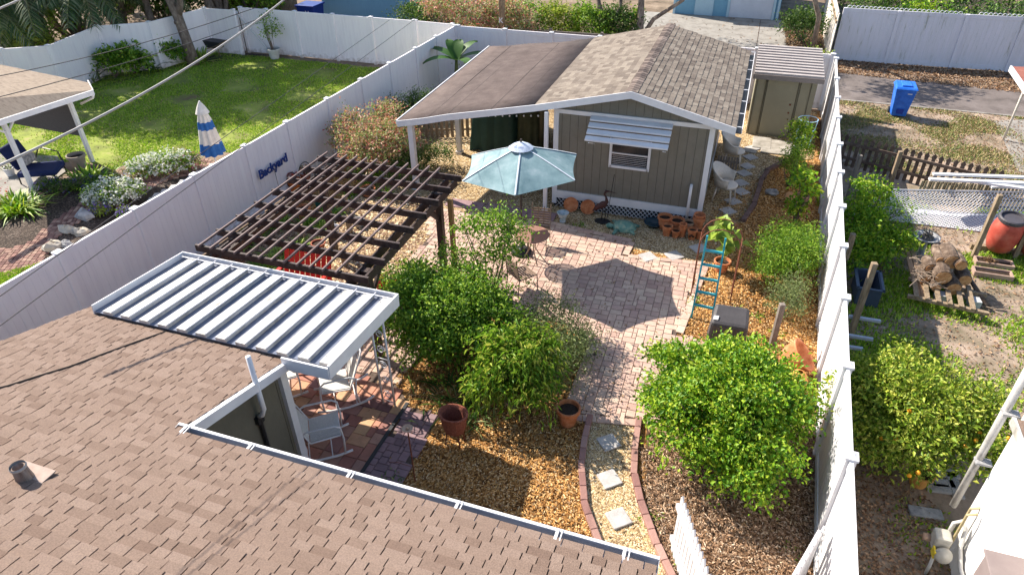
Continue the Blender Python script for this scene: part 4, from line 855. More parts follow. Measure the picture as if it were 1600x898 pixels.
# ---------------------------------------------------------------- LADDER + arch + potted plant + grill
Ld = thing('ladder', (0, 11.56, 0), 'teal painted wooden ladder standing upright by the patio edge', 'ladder')
la, lb_ = Vector((-.2, 11.57, .01)), Vector((.2, 11.54, .01)); lt_a, lt_b = Vector((-.17, 11.95, 1.72)), Vector((.17, 11.95, 1.72))
for a, b in ((la, lt_a), (lb_, lt_b)):
    mb = MB(); mb.beam(a, b, .035, .06, (0, 1, 0)); mb.build('rail', teal, Ld, bevel=.004)
for k in range(5):
    t = .17+.165*k; mb = MB(); mb.beam(la.lerp(lt_a, t), lb_.lerp(lt_b, t), .05, .035); mb.build('rung', teal, Ld)
Ar = thing('garden_arch', (.1, 12.7, 0), 'rusty iron trellis arch standing behind the teal ladder', 'trellis')
for dy in (0, .45):
    pts = [(-.3, 12.3+dy, 0), (-.3, 12.3+dy, 1.3)]+[(.1-.4*math.cos(a), 12.3+dy, 1.3+.4*math.sin(a)) for a in np.linspace(.2, PI-.2, 9)]+[(.5, 12.3+dy, 1.3), (.5, 12.3+dy, 0)]
    mb = MB(); mb.tube(pts, .012, 6); mb.build('hoop', rust, Ar, smooth=True)
mb = MB()
for k in range(9):
    for x in (-.3, .5): mb.tube([(x, 12.3, .15+k*.15), (x, 12.75, .15+k*.15)], .007, 5)
for k in range(3):
    for x in (-.3, .5): mb.tube([(x, 12.42+k*.11, 0), (x, 12.42+k*.11, 1.35)], .006, 5)
mb.build('cross_bar', rust, Ar)
c = at(1126, 424); pot('terracotta_pot', (c.x, c.y), .17, .28, terra, 'terracotta pot holding a broad leaved plant behind the ladder')
pp = Vector((c.x, c.y, .22)); t = thing('broadleaf_plant', (c.x, c.y, .22), 'potted plant with big pale green lobed leaves behind the ladder', 'plant')
mb = MB(); mb.tube([pp, pp+Vector((.02, 0, .5)), pp+Vector((.06, .02, .85))], [.02, .015, .01], 6); mb.tube([pp, pp+Vector((.2, .1, .5))], .008, 5); mb.build('stem', stemm, t)
g = np.random.default_rng(5); Pn = np.array([[pp.x+g.normal()*.16, pp.y+g.normal()*.16, .6+.6*g.random()] for _ in range(34)]); D = g.normal(size=Pn.shape); D[:, 2] = .1
V, F = leaf_geo(Pn, D, g.normal(size=Pn.shape)*.3+np.array([0, -.3, 1]), np.full(34, .3), np.full(34, .22), .15, .3); np_mesh('leaves', V, F, L_yellow, t)
# plastic covered grill
cov = mat('dark_vinyl_cover', [(.055, .05, .052), (.085, .078, .08)], .5, 3, .25, 6)
Gr = thing('covered_grill', (.5, 10.9, 0), 'barbecue grill under a dark grey vinyl cover beside the lemon tree', 'grill')
mb = MB(); mb.hexa([(.14, 10.52, .02), (.86, 10.56, .02), (.86, 11.1, .02), (.14, 11.08, .02)], [(.17, 10.55, .72), (.84, 10.6, .7), (.82, 11.05, .86), (.2, 11.0, .88)]); co = mb.build('cover', cov, Gr, bevel=.06)
mb = MB(); mb.hexa([(.2, 10.62, .745), (.29, 10.63, .745), (.3, 10.71, .775), (.21, 10.7, .775)], [(.2, 10.62, .76), (.29, 10.63, .76), (.3, 10.71, .79), (.21, 10.7, .79)]); mb.build('label_patch', whitep, co)
# wicker chairs
def wicker_chair(c, rz_, label):
    t = thing('wicker_chair', (0, 0, 0), label, 'chair', 'cream wicker armchairs beside the shed')
    mb = MB(); mb.lathe((0, 0, .38), [(0, .05), (.24, .05), (.27, .03), (.27, 0), (0, 0)], 20); mb.build('seat', wicker, t, smooth=True)
    mb = MB(); nn = 18
    for j in range(nn+1):
        a = PI*(-.12+1.24*j/nn); hi = .62+.24*max(0, math.sin(a))**1.2; r0, r1 = .27, .33+.05*math.sin(a)
        mb.v += [(r0*math.cos(a), r0*math.sin(a), .38), (r1*math.cos(a), r1*math.sin(a), hi)]
    for j in range(nn): mb.f.append((2*j, 2*j+2, 2*j+3, 2*j+1))
    b = mb.build('backrest', wicker, t, smooth=True); s_ = b.modifiers.new('s', 'SOLIDIFY'); s_.thickness = .025
    mb = MB(); mb.tube([((.33+.05*math.sin(a))*math.cos(a), (.33+.05*math.sin(a))*math.sin(a), .62+.24*max(0, math.sin(a))**1.2) for a in [PI*(-.12+1.24*j/nn) for j in range(nn+1)]], .022, 8); mb.build('armrest', wicker, t, smooth=True)
    for a in (PI*.25, PI*.75, -PI*.25, -PI*.75):
        mb = MB(); mb.tube([(.22*math.cos(a), .22*math.sin(a), .4), (.3*math.cos(a), .3*math.sin(a), .01)], .02, 8); mb.build('leg', wicker, t, smooth=True)
    t.location = c; t.rotation_euler = (0, 0, rz_); return t
w0 = wicker_chair((.05, 19.35, .012), 1.55, 'farther cream wicker armchair by the shed wall, nearer the tan metal shed'); w0.scale = (1.1,)*3
dup(w0, (-.0, 17.05, .012), 1.35, 'nearer cream wicker armchair beside the shed corner', 1.1)
# small weathered picket panel behind near chair
mb = MB()
for k in range(8): mb.box(-.32+k*.07, 18.1, .02, .055, .02, .75)
mb.box(-.07, 18.12, .2, .6, .03, .05); mb.box(-.07, 18.12, .6, .6, .03, .05); tag(mb.build('picket_screen', greywood), 'small grey picket screen between the two wicker chairs', 'fence')
# ---------------------------------------------------------------- patio furniture bottom-left
mesh_m = mat('mesh_sling', [(.5, .48, .45), (.66, .64, .6)], .8, 40)
def glider(c, rz_, label):
    t = thing('rocking_chair', (0, 0, 0), label, 'chair', 'white metal rocking chairs'); wm = whitep
    for x in (-.3, .3):
        mb = MB(); mb.tube([(x, -.42, .07), (x, -.2, .02), (x, .1, .01), (x, .4, .06), (x, .55, .14)], .02, 8)
        mb.tube([(x, -.3, .04), (x, -.32, .35), (x, -.3, .6), (x, -.22, .66), (x, .2, .66), (x, .3, .6), (x, .26, .3), (x, .3, .04)], .016, 8); mb.build('rocker_frame', wm, t, smooth=True)
    mb = MB(); mb.tube([(-.27, -.28, .42), (.27, -.28, .42), (.27, .18, .38), (.27, .42, 1.0), (.2, .46, 1.08), (-.2, .46, 1.08), (-.27, .42, 1.0), (-.27, .18, .38), (-.27, -.28, .42)], .014, 8)
    for z in (.5, .62, .74, .86, .96): y = .18+.24*(z-.38)/.62; mb.tube([(-.27, y, z), (-.1, y+.04, z+.01), (.1, y+.04, z+.01), (.27, y, z)], .006, 5)
    for x in (-.18, -.09, 0, .09, .18): mb.tube([(x, .2, .4), (x, .46, 1.06)], .005, 5)
    mb.tube([(-.3, -.1, .03), (.3, -.1, .03)], .01, 6); mb.tube([(-.3, .25, .04), (.3, .25, .04)], .01, 6); mb.build('frame', wm, t, smooth=True)
    mb = MB(); mb.hexa([(-.25, -.28, .41), (.25, -.28, .41), (.25, .18, .37), (-.25, .18, .37)], [(-.25, -.28, .44), (.25, -.28, .44), (.25, .18, .4), (-.25, .18, .4)]); mb.build('seat', mesh_m, t)
    mb = MB(); mb.hexa([(-.24, .19, .42), (.24, .19, .42), (.22, .36, .82), (-.22, .36, .82)], [(-.24, .2, .42), (.24, .2, .42), (.22, .37, .82), (-.22, .37, .82)]); mb.build('back_sling', mesh_m, t)
    t.location = c; t.rotation_euler = (0, 0, rz_); return t
gl = glider((-5.75, 7.3, .035), -.9, 'white metal rocking chair under the awning edge by the scroll post')
dup(gl, (-5.42, 6.25, .035), 2.2, 'white metal rocking chair in the shade behind the house corner trim')
dup(gl, (-6.85, 7.2, .035), 2.2, 'white metal rocking chair mostly hidden under the patio awning')
# red benches
def red_bench(p, w_, rz_, label, n=9):
    t = thing('red_bench', (0, 0, 0), label, 'bench', 'red slatted benches')
    mb = MB()
    for k in range(n): mb.box(-w_/2+(k+.5)*w_/n, -.02, .42, w_/n*.78, .46, .02)
    mb.build('seat', redm, t)
    mb = MB()
    for k in range(n): mb.beam((-w_/2+(k+.5)*w_/n, .22, .45), (-w_/2+(k+.5)*w_/n, .38, .95), w_/n*.78, .02, (0, 1, 0))
    mb.build('backrest', redm, t)
    for x in (-w_/2+.04, w_/2-.04):
        mb = MB(); mb.beam((x, -.2, .0), (x, -.2, .62), .05, .05); mb.beam((x, .24, 0), (x, .24, .62), .05, .05); mb.beam((x, -.24, .63), (x, .3, .63), .08, .03); mb.build('leg', redm, t)
    t.location = p; t.rotation_euler = (0, 0, rz_); return t
bp = at(470, 432, .6); rb = red_bench((bp.x, bp.y, .03), 1.15, .0, 'red slatted bench under the front edge of the pergola')
bp = at(622, 462, .55); red_bench((bp.x-.05, bp.y+.1, .035), .55, 1.9, 'red slatted chair half hidden by the dark leafy shrub', 5)
# rusty wicker basket planter, feeder pole
c = at(710, 672, .3); t = thing('basket_planter', (c.x, c.y, 0), 'rusty red wicker basket planter on legs in the mulch', 'planter')
wk = mat('rusty_wicker', [(.16, .04, .03), (.32, .1, .06), (.42, .17, .11)], .85, 60, .8); mb = MB(); mb.lathe((c.x, c.y, .3), [(0, 0), (.16, 0), (.2, .12), (.23, .36), (.25, .38), (.22, .39), (.19, .34), (.14, .06), (0, .05)], 18, .8); mb.build('basket', wk, t)
for a in (.8, 2.4, 3.9, 5.5): mb = MB(); mb.tube([(c.x+.13*math.cos(a), c.y+.11*math.sin(a), .32), (c.x+.18*math.cos(a), c.y+.15*math.sin(a), 0)], .013, 6); mb.build('leg', rust, t)
mb = MB(); mb.tube([(c.x+.235*math.cos(a), c.y+.19*math.sin(a), .68) for a in np.linspace(0, 2*PI, 21)], .018, 6); mb.build('rim', wk, t)
c = Vector((-3.72, 6.05, 0)); t = thing('feeder_pole', c, 'thin rusty garden pole with a small pale dish behind the gutter', 'bird feeder')
mb = MB(); mb.tube([c, c+Vector((.0, 0, .6)), c+Vector((-.02, .02, 1.12))], .011, 6); mb.tube([c+Vector((0, 0, .35)), c+Vector((-.2, -.1, .5)), c+Vector((-.34, -.1, .44))], .004, 4); mb.tube([c+Vector((0, 0, .5)), c+Vector((.15, .1, .68)), c+Vector((.26, .12, .72))], .004, 4); mb.build('pole', rust, t)
mb = MB(); q = c+Vector((-.02, .02, 1.12)); mb.lathe(q, [(0, 0), (.04, .005), (.085, .035), (.078, .04), (.03, .015), (0, .012)], 16); mb.lathe(q+Vector((0, 0, .015)), [(0, .04), (.02, .03), (.025, .01), (0, 0)], 10); mb.build('dish', palepot, t, smooth=True)
spiky('succulent', flat(at(612, 752, .1)), 40, .18, .03, L_grey, 'pale succulent rosettes at the gutter below the feeder pole', seed=3)
c = at(887, 661); pot('terracotta_pot', (c.x, c.y), .19, .36, terra, 'large orange terracotta pot at the end of the paver path')
# ---------------------------------------------------------------- BACKYARD sign
def text_mesh(s_, size, ex, m, name):
    cu = bpy.data.curves.new(name, 'FONT'); cu.body = s_; cu.size = size; cu.extrude = ex; cu.offset = size*.018; cu.align_x = 'CENTER'
    o = bpy.data.objects.new('tmp', cu); C.objects.link(o); dg = bpy.context.evaluated_depsgraph_get(); dg.update()
    me = bpy.data.meshes.new_from_object(o.evaluated_get(dg)); bpy.data.objects.remove(o); me.materials.clear(); me.materials.append(m)
    n = bpy.data.objects.new(name, me); C.objects.link(n); return n
sg = text_mesh('Backyard', .33, .012, mat('cobalt_sign', [(.012, .03, .16), (.02, .06, .26)], .5, 6), 'backyard_sign')
tag(sg, 'cobalt blue metal word sign reading Backyard on the white fence', 'sign')
sx = -11.5+(12.6-6)*.037+.1
sg.location = (sx+.02, 13.4, .93); sg.rotation_euler = (R(90), 0, R(90))
mb = MB(); mb.tube([(sx+.02, 13.4, .95), (sx+.04, 13.4, .02)], .006, 5); o_ = mb.build('stake', black); o_.parent = sg; o_.matrix_parent_inverse = Matrix.LocRotScale(sg.location, sg.rotation_euler, None).inverted()
# decorative metal pieces by the fence
for (px, py, r, lb, mm) in ((476, 268, .28, 'black iron hoop planter with red trim near the Backyard sign', redm), (455, 280, .2, 'small red and black lantern hoop beside the Backyard sign', redm)):
    c = at(px, py, .4); t = thing('hoop_planter', (c.x, c.y, 0), lb, 'planter')
    mb = MB(); mb.tube([(c.x, c.y+r*math.cos(a), .38+r*math.sin(a)) for a in np.linspace(0, 2*PI, 25)], .012, 6); mb.tube([(c.x, c.y, .1), (c.x, c.y, 0)], .012, 5); mb.build('hoop', black, t)
    mb = MB(); mb.lathe((c.x, c.y, .12), potprof(r*.55, r*.9)[:7], 14); mb.build('pot', mm if r < .25 else terradark, t)
    leaves('flower', [(c.x, c.y, .45, .14, .14, .1)], 120, .06, .04, F_red if r < .25 else L_red, t, clump=.04, seed=3)
pot('terracotta_pot', tuple(at(462, 294, .1)[:2]), .2, .34, mat('bright_orange_glaze', [(.62, .14, .02), (.7, .2, .04)], .5, 5), 'bright orange pot against the fence below the small red lantern hoop')
# under-pergola plants & things
for k, (px, py, s_, m_, lb) in enumerate(((430, 395, .34, L_yellow, 'yellow green bromeliad clump under the pergola, front left'), (385, 378, .3, L_yellow, 'yellow bromeliad clump beneath the left pergola corner'), (470, 378, .36, L_yellow, 'yellow bromeliad clump under the pergola centre'), (440, 340, .3, L_mid, 'green strappy plant under the middle of the pergola'), (505, 335, .32, L_mid, 'green strappy plant beside the orange pot under the pergola'), (575, 285, .3, L_mid, 'green plant under the far pergola slats'), (600, 300, .28, L_lime, 'bright green plant under the right far pergola slats'), (550, 300, .3, L_mid, 'green strappy clump under the far pergola centre'), (420, 415, .36, L_mid, 'green fern clump between pergola and patio awning'), (400, 410, .3, L_mid, 'green fern clump near the orange bromeliad'))):
    spiky('bromeliad', flat(at(px, py, .1)), 60, s_*1.1, .04, m_, lb, seed=k+20)
g2 = random.Random(12)
for k in range(8):
    px_, py_ = ((398, 362), (425, 352), (452, 388), (500, 352), (520, 330), (590, 272), (555, 270), (487, 345))[k]
    spiky('strappy_plant', flat(at(px_, py_, .1)), 55, .38+.1*g2.random(), .045, (L_yellow, L_mid, L_lime)[k % 3], 'strappy green plant under the pergola slats, '+('beside the fence at the left', 'behind the yellow clumps', 'right of the front yellow clump', 'near the white jar', 'beside the stone pot', 'at the far right corner', 'at the far middle edge', 'next to the green glazed pot')[k], seed=300+k)
brom = spiky('orange_bromeliad', flat(at(364, 405, .15)), 46, .32, .03, leafmat('orange_leaves', [(.5, .1, .03), (.62, .22, .06)], .3), 'orange red spiky bromeliad beside the awning corner', seed=31)
gp = mat('green_glaze', [(.02, .14, .12), (.04, .22, .18)], .3, 5)
for k, (px, py, r, h, m_, lb) in enumerate(((475, 335, .18, .3, terra, 'terracotta pot under the pergola beside the green plants'), (500, 318, .16, .24, gp, 'green glazed pot under the pergola'), (575, 300, .2, .22, terra, 'wide orange bowl under the far pergola slats'), (525, 365, .1, .3, whitep, 'small white jar under the pergola'), (498, 385, .16, .2, terradark, 'square red pot under the right pergola slats'), (560, 348, .15, .18, stonem, 'white stone pot on the gravel under the pergola'))):
    c = at(px, py, .1); pot('garden_pot', (c.x, c.y), r, h, m_, lb)
for k, (px, py, h) in enumerate(((540, 320, .5), (545, 350, .45), (537, 400, .5), (470, 360, .4))):
    c = at(px, py, .25); mb = MB(); mb.box(c.x, c.y, 0, .12, .12, h, .3); tag(mb.build('timber_stake', oldwood, bevel=.01), ('short sawn timber stake under the pergola, '+['farthest one', 'second farthest one', 'nearest the red bench', 'between the yellow bromeliads'][k]), 'stake', 'timber stakes under the pergola')
g = random.Random(8)
# rocks helper
def rock(name, c, r, label, seed, m=rockm, group=None, fl=.7):
    g = np.random.default_rng(seed); mb = MB(); n1, n2 = 8, 6; ph = g.random(6)*6
    for i_ in range(n2+1):
        th = PI*i_/n2
        for j in range(n1):
            a = 2*PI*j/n1; q = r*(1+.18*math.sin(2*a+ph[0])+.12*math.sin(3*a+ph[1]+th*2)+.08*g.normal()); mb.v.append((c[0]+q*math.sin(th)*math.cos(a), c[1]+q*.8*math.sin(th)*math.sin(a), max(0.012, c[2]+q*fl*math.cos(th))))
    for i_ in range(n2):
        for j in range(n1): mb.f.append((i_*n1+j, (i_+1)*n1+j, (i_+1)*n1+(j+1) % n1, i_*n1+(j+1) % n1))
    return tag(mb.build(name, m), label, 'rock', group)
# ---------------------------------------------------------------- OUR YARD VEGETATION
c = at(1130, 700, .6)
bush('lemon_tree', (.58, 8.1, 0), [(0, 0, 1.0, .95, .95, .75), (-.5, .45, .9, .65, .6, .6), (.5, -.45, .85, .6, .75, .6), (.2, .75, 1.05, .6, .55, .5), (.05, -.75, .7, .6, .45, .5), (-.65, -.25, .75, .5, .6, .5), (.65, .45, .95, .5, .5, .5), (-.8, .75, 1.0, .4, .35, .3), (.15, .1, 1.45, .65, .65, .3), (.35, -.95, .6, .5, .4, .4), (.0, 1.15, 1.05, .28, .3, .22), (-1.05, .95, .95, .22, .2, .2), (1.0, .1, .9, .3, .4, .35), (-.9, .1, .7, .3, .4, .35)], 38000, .07, .042, L_lime, 'large bright lime green citrus tree between the path and the right fence', 'tree', r=.05, seed=2, trunk='trunk', crown='crown', clump=.085, per=26, upb=.7, shell=.42, nb=22)
bush('shrub', (-4.75, 9.0, 0), [(0, 0, .8, .95, .8, .65), (-.5, .3, .95, .5, .5, .5), (.45, .5, 1.0, .7, .6, .5), (.25, -.45, .6, .75, .5, .5), (.7, .1, .7, .6, .7, .5), (-.3, -.2, .95, .65, .6, .5), (.15, 1.0, .8, .7, .5, .45), (1.15, .45, .7, .6, .6, .45), (-.75, .9, .9, .4, .4, .35)], 30000, .07, .04, L_mid, 'wide glossy dark green shrub filling the middle of the patio beside the awning', r=.04, seed=4, clump=.085, per=24, shell=.45, upb=.6, nb=20)
bush('slender_tree', (-4.2, 10.6, 0), [(-.35, .05, 1.75, .3, .3, .3), (.1, .15, 1.9, .45, .4, .35), (.4, 0, 1.5, .4, .35, .4), (0, -.1, 1.25, .4, .35, .3), (-.7, -.2, 1.25, .3, .3, .25), (.55, .15, 1.9, .3, .3, .2)], 3600, .07, .036, L_mid, 'slender open tree with sparse leaves rising beside the timber post', 'tree', r=.025, seed=5, trunk='trunk', crown='crown', clump=.09, per=14, nb=12, shell=.3)
bush('mango_tree', (-2.78, 7.98, 0), [(0, .1, .85, .55, .5, .5), (.3, .35, 1.0, .4, .45, .4), (-.3, -.15, .6, .4, .4, .35), (.25, -.3, .6, .45, .35, .35), (-.1, .5, .95, .45, .35, .4), (-.6, .15, .5, .3, .3, .3)], 5000, .13, .032, L_mango, 'young mango tree with long drooping green leaves beside the orange pot', 'tree', r=.03, seed=6, trunk='trunk', crown='crown', clump=.1, per=18, droop=.55, shell=.35, fold=.12)
bush('shrub', (-2.55, 9.35, 0), [(0, 0, .45, .7, .6, .45), (.45, -.1, .4, .3, .7, .35), (-.2, .8, .5, .6, .4, .4), (.1, -.7, .4, .5, .5, .35), (.35, .4, .35, .5, .4, .3), (-.4, .3, .45, .45, .4, .3), (.25, -.5, .35, .4, .4, .3)], 12000, .06, .02, L_grey, 'low grey green wispy shrub spreading onto the pavers beside the mango', r=.02, seed=7, clump=.1, shell=.4, upb=.2)
spiky('strappy_plant', (-3.75, 8.0, 0), 110, .55, .035, L_dark, 'dark strappy lily leaves below the wide glossy shrub', seed=8, spread=4)
spiky('strappy_plant', (-3.35, 7.6, 0), 60, .4, .03, L_grey, 'small strappy lily clump left of the mango tree', seed=9, spread=2)
bush('shrub', (1.5, 13.7, 0), [(0, 0, .6, .65, .7, .5), (.2, .5, .6, .45, .45, .4), (-.2, -.5, .45, .4, .45, .35), (.2, -.2, .7, .4, .5, .3)], 15000, .06, .022, L_mid, 'rounded wispy green shrub against the right fence opposite the ladder', r=.02, seed=10, clump=.07, shell=.5, upb=.5)
bush('shrub', (1.55, 12.15, 0), [(0, 0, .35, .35, .45, .3), (.1, .45, .4, .3, .3, .3)], 3600, .05, .02, L_grey, 'small grey green shrub behind the short timber post', r=.015, seed=11, clump=.08, shell=.4)
bush('papaya_plant', (1.75, 16.2, 0), [(0, 0, 1.1, .22, .22, .25), (.12, .1, .8, .22, .22, .2), (-.05, -.05, .45, .18, .18, .25)], 700, .12, .06, L_lime, 'leggy green plant with a pink tinged clay pot by the right fence', r=.025, seed=12, clump=.07)
bush('vine', (1.6, 18.3, 0), [(0, 0, .7, .3, .3, .55), (.15, -.6, .5, .25, .35, .4), (0, .5, .5, .25, .3, .35)], 2200, .06, .035, L_mid, 'dark leafy vine climbing beside the right fence past the log edging', r=.02, seed=13, clump=.07)
bush('tomato_plant', (1.75, 20.2, 0), [(0, 0, .75, .35, .35, .35), (.1, -.3, .45, .3, .3, .3), (-.1, .2, .9, .25, .25, .2)], 1900, .07, .04, L_lime, 'bright green tomato plant in front of the blue hoop cage', r=.02, seed=14, clump=.08)
c = Vector((1.95, 21.0, 0)); t = thing('plant_cage', c, 'pale blue wire hoop cage between the tan metal shed and the fence', 'plant cage')
mb = MB()
for z, r in ((.35, .2), (.7, .24), (1.0, .27)): mb.tube([(c.x+r*math.cos(a), c.y+r*math.sin(a), z) for a in np.linspace(0, 2*PI, 21)], .012, 5)
mb.build('hoop', mat('pale_blue_wire', (.3, .5, .68), .5), t)
mb = MB()
for a in (0, 1.57, 3.14, 4.71): mb.tube([(c.x+.18*math.cos(a), c.y+.18*math.sin(a), 0), (c.x+.27*math.cos(a), c.y+.27*math.sin(a), 1.02)], .008, 5)
mb.build('stake', mat('pale_blue_wire', 0), t)
bush('croton_shrub', (-9.6, 15.6, 0), [(0, 0, .9, .95, .8, .7), (-.7, .2, .95, .5, .6, .5), (.6, .5, .9, .7, .6, .6), (.3, -.5, .8, .8, .5, .5), (-.1, .9, 1.1, .6, .5, .5), (-.9, .6, 1.3, .3, .35, .35), (0, 1.4, 1.3, .4, .4, .35)], 11000, .09, .035, L_red, 'large shrub of red, pink and green leaves left of the carport corner post', r=.035, seed=15, clump=.1, shell=.55, upb=.3)
bush('shrub', (-8.5, 15.9, 0), [(0, 0, .4, .5, .6, .35), (.5, .7, .35, .5, .5, .3), (.1, -.6, .35, .4, .5, .3)], 5000, .06, .03, L_dark, 'dark low shrub at the foot of the carport corner post', r=.02, seed=16, clump=.09)
bush('shrub', (-10.35, 18.8, 0), [(0, 0, .5, .5, .7, .5), (.3, 1.0, .6, .45, .5, .45)], 4500, .06, .035, L_dark, 'dark green shrub against the left fence behind the croton', r=.02, seed=17, clump=.09)
pk = thing('picket_screen', (-9, 18.4, 0), 'short weathered picket screen seen under the carport roof edge', 'fence')
for k in range(12):
    mb = MB(); mb.box(-9.4+k*.15, 18.5+k*.06, .02, .1, .02, .8); mb.build('picket', oldwood, pk)
mb = MB(); mb.beam((-9.45, 18.52, .25), (-7.7, 19.2, .25), .03, .06); mb.beam((-9.45, 18.52, .65), (-7.7, 19.2, .65), .03, .06); mb.build('rail', oldwood, pk)
# banana
t = thing('banana_plant', (-9.9, 22.6, 0), 'banana plant with broad dark green leaves by the back left fence corner', 'banana plant')
mb = MB(); mb.tube([(-9.9, 22.6, 0), (-9.88, 22.6, .8), (-9.85, 22.6, 1.3)], [.09, .07, .05], 10); mb.build('stem', stemm, t, smooth=True)
bl = leafmat('banana_leaf', [(.02, .07, .012), (.05, .13, .02), (.09, .2, .03)], .3)
for (a, l, e) in ((2.9, 1.6, .6), (.3, 1.6, .55), (1.8, 1.2, 1.15), (.9, 1.4, .95), (2.4, 1.3, 1.05), (5.6, 1.2, .5), (3.9, 1.3, .5), (1.3, 1.2, 1.3)):
    o = np.array([-9.85, 22.6, 1.25]); hd = np.array([math.cos(a), math.sin(a), 0]); sd_ = np.array([-math.sin(a), math.cos(a), 0]); V = []; Fq = []
    for q in range(9):
        u = q/8; cc = o+hd*l*u*math.cos(e)*1.1+np.array([0, 0, 1])*(l*math.sin(e)*u-.45*l*u*u); ww = .46*math.sin(PI*min(1, .12+u*.88))**.7*(.9 if u < .98 else .2); V += [cc+sd_*ww/2+np.array([0, 0, .05]), cc, cc-sd_*ww/2+np.array([0, 0, .05])]
    for q in range(8): i = 3*q; Fq += [(i, i+1, i+4, i+3), (i+1, i+2, i+5, i+4)]
    np_mesh('leaf', V, np.array(Fq), bl, t)
bush('shrub', (-9.3, 22.9, 0), [(0, 0, .5, .4, .4, .45)], 900, .1, .05, L_yellow, 'yellow green low plant at the foot of the banana', r=.02, seed=18)
# small ground plants
for k, (px, py, s_, lb) in enumerate(((1018, 808, .12, 'small green weed on the right brick edging of the path'), (905, 352, .12, 'small green weed in the gravel under the terracotta saucers'), (1085, 470, .16, 'small green plant at the foot of the ladder'), (1150, 487, .16, 'green sprout behind the covered grill'), (1180, 495, .12, 'small sprout right of the covered grill'), (1060, 880, .14, 'small green weed beside the picket gate'), (1235, 860, .1, 'tiny weed in the brown mulch by the picket panel'), (1215, 520, .1, 'tiny weed beside the short timber post'))):
    spiky('weed', at(px, py), 26, s_, .03, L_mid, lb, seed=40+k)
# fallen clay chiminea and garden objects
t = thing('chiminea', (1.85, 10.35, 0), 'large terracotta pot tipped beside the lemon tree at the right fence', 'pot')
A_ = Matrix.Rotation(R(48), 3, 'Y'); mb = MB(); mb.lathe((1.62, 10.4, .32), [(.1, -.15), (.2, -.08), (.27, .1), (.3, .26), (.32, .27), (.31, .3), (.27, .28), (.22, .1), (0, .0)], 22, axis=A_); mb.build('pot_body', terra, t, smooth=True)
mb = MB(); mb.lathe((1.78, 10.0, .01), [(.12, 0), (.17, .12), (.16, .3), (.1, .4), (.05, .42)], 16); mb.build('clay_neck', mat('ochre_clay', [(.5, .22, .06), (.6, .3, .1)], .8, 6), t, smooth=True)
rock('rock', (1.2, 17.7, .08), .15, 'pale grey rock in the mulch right of the dark log edging', 2, greystone)
c = at(1232, 312, .1); mb = MB(); mb.lathe((c.x, c.y, .2), [(0, 0), (.12, 0), (.12, .25), (0, .26)], 14, axis=Matrix.Rotation(R(65), 3, 'X')); tag(mb.build('log_round', mat('cut_log', [(.42, .22, .1), (.55, .32, .17)], .8, 9)), 'small cut log round lying in the mulch near the grey rock', 'log')
c = at(1256, 305, .3); pot('terracotta_pot', (c.x, c.y), .16, .3, mat('pink_clay', [(.5, .25, .18), (.62, .38, .3)], .8, 8), 'pinkish clay pot on the stump by the right fence')
# ---------------------------------------------------------------- RIGHT NEIGHBOUR
bush('orange_tree', (3.2, 8.9, 0), [(0, 0, 1.0, .85, .85, .65), (-.5, .3, .9, .5, .6, .5), (.6, .2, .9, .6, .6, .5), (.1, -.65, .8, .65, .5, .5), (.85, -.35, .8, .4, .45, .4), (-.45, -.5, .65, .45, .45, .4), (.0, .85, 1.05, .4, .4, .35), (1.15, .35, .85, .4, .5, .4), (-.75, -.1, .8, .35, .5, .45)], 21000, .08, .038, L_orange, 'orange tree with yellow green leaves beside the white stucco house', 'tree', r=.045, seed=21, trunk='trunk', crown='crown', clump=.085, per=24, shell=.4, upb=.6, nb=18)
ot = [o for o in C.objects if o.name.startswith('orange_tree')][0]; g = np.random.default_rng(3)
om = mat('orange_fruit', [(.7, .26, .01), (.75, .36, .02)], .45, 3)
for k in range(26):
    d = norm(g.normal(size=(1, 3)))[0]; d[2] = abs(d[2])*.6; cx_, cy_, cz_, rx_ = [(3.25, 8.9, 1.0, .9), (3.85, 9.1, .9, .62), (3.35, 8.25, .8, .65), (4.1, 8.55, .8, .45)][k % 4]
    q = (cx_+d[0]*rx_, cy_+d[1]*rx_*.9, cz_+d[2]*.62+.02); mb = MB(); mb.lathe(q, [(.0, -.034), (.024, -.024), (.034, 0), (.024, .024), (0, .034)], 8); mb.build('orange', om, ot, smooth=True)
bush('shrub', (2.95, 15.2, 0), [(0, 0, .75, .4, .4, .4), (.35, .45, .7, .3, .3, .35), (-.15, -.6, .6, .3, .35, .35), (.15, .6, 1.25, .15, .15, .4), (-.15, .15, 1.4, .13, .13, .4), (.5, .7, 1.1, .12, .12, .4), (.9, -.05, .45, .35, .3, .25), (.4, -.5, .4, .4, .35, .3), (-.1, -1.1, .4, .3, .3, .3)], 6500, .09, .04, L_lime, 'tall light green shrub just over the right fence beside the dark pickets', r=.03, seed=22, clump=.08, per=12, shell=.4)
bush('shrub', (3.85, 17.0, 0), [(0, 0, .3, .6, .3, .25)], 900, .06, .03, L_mid, 'small green growth at the foot of the lattice panel', r=.015, seed=23)
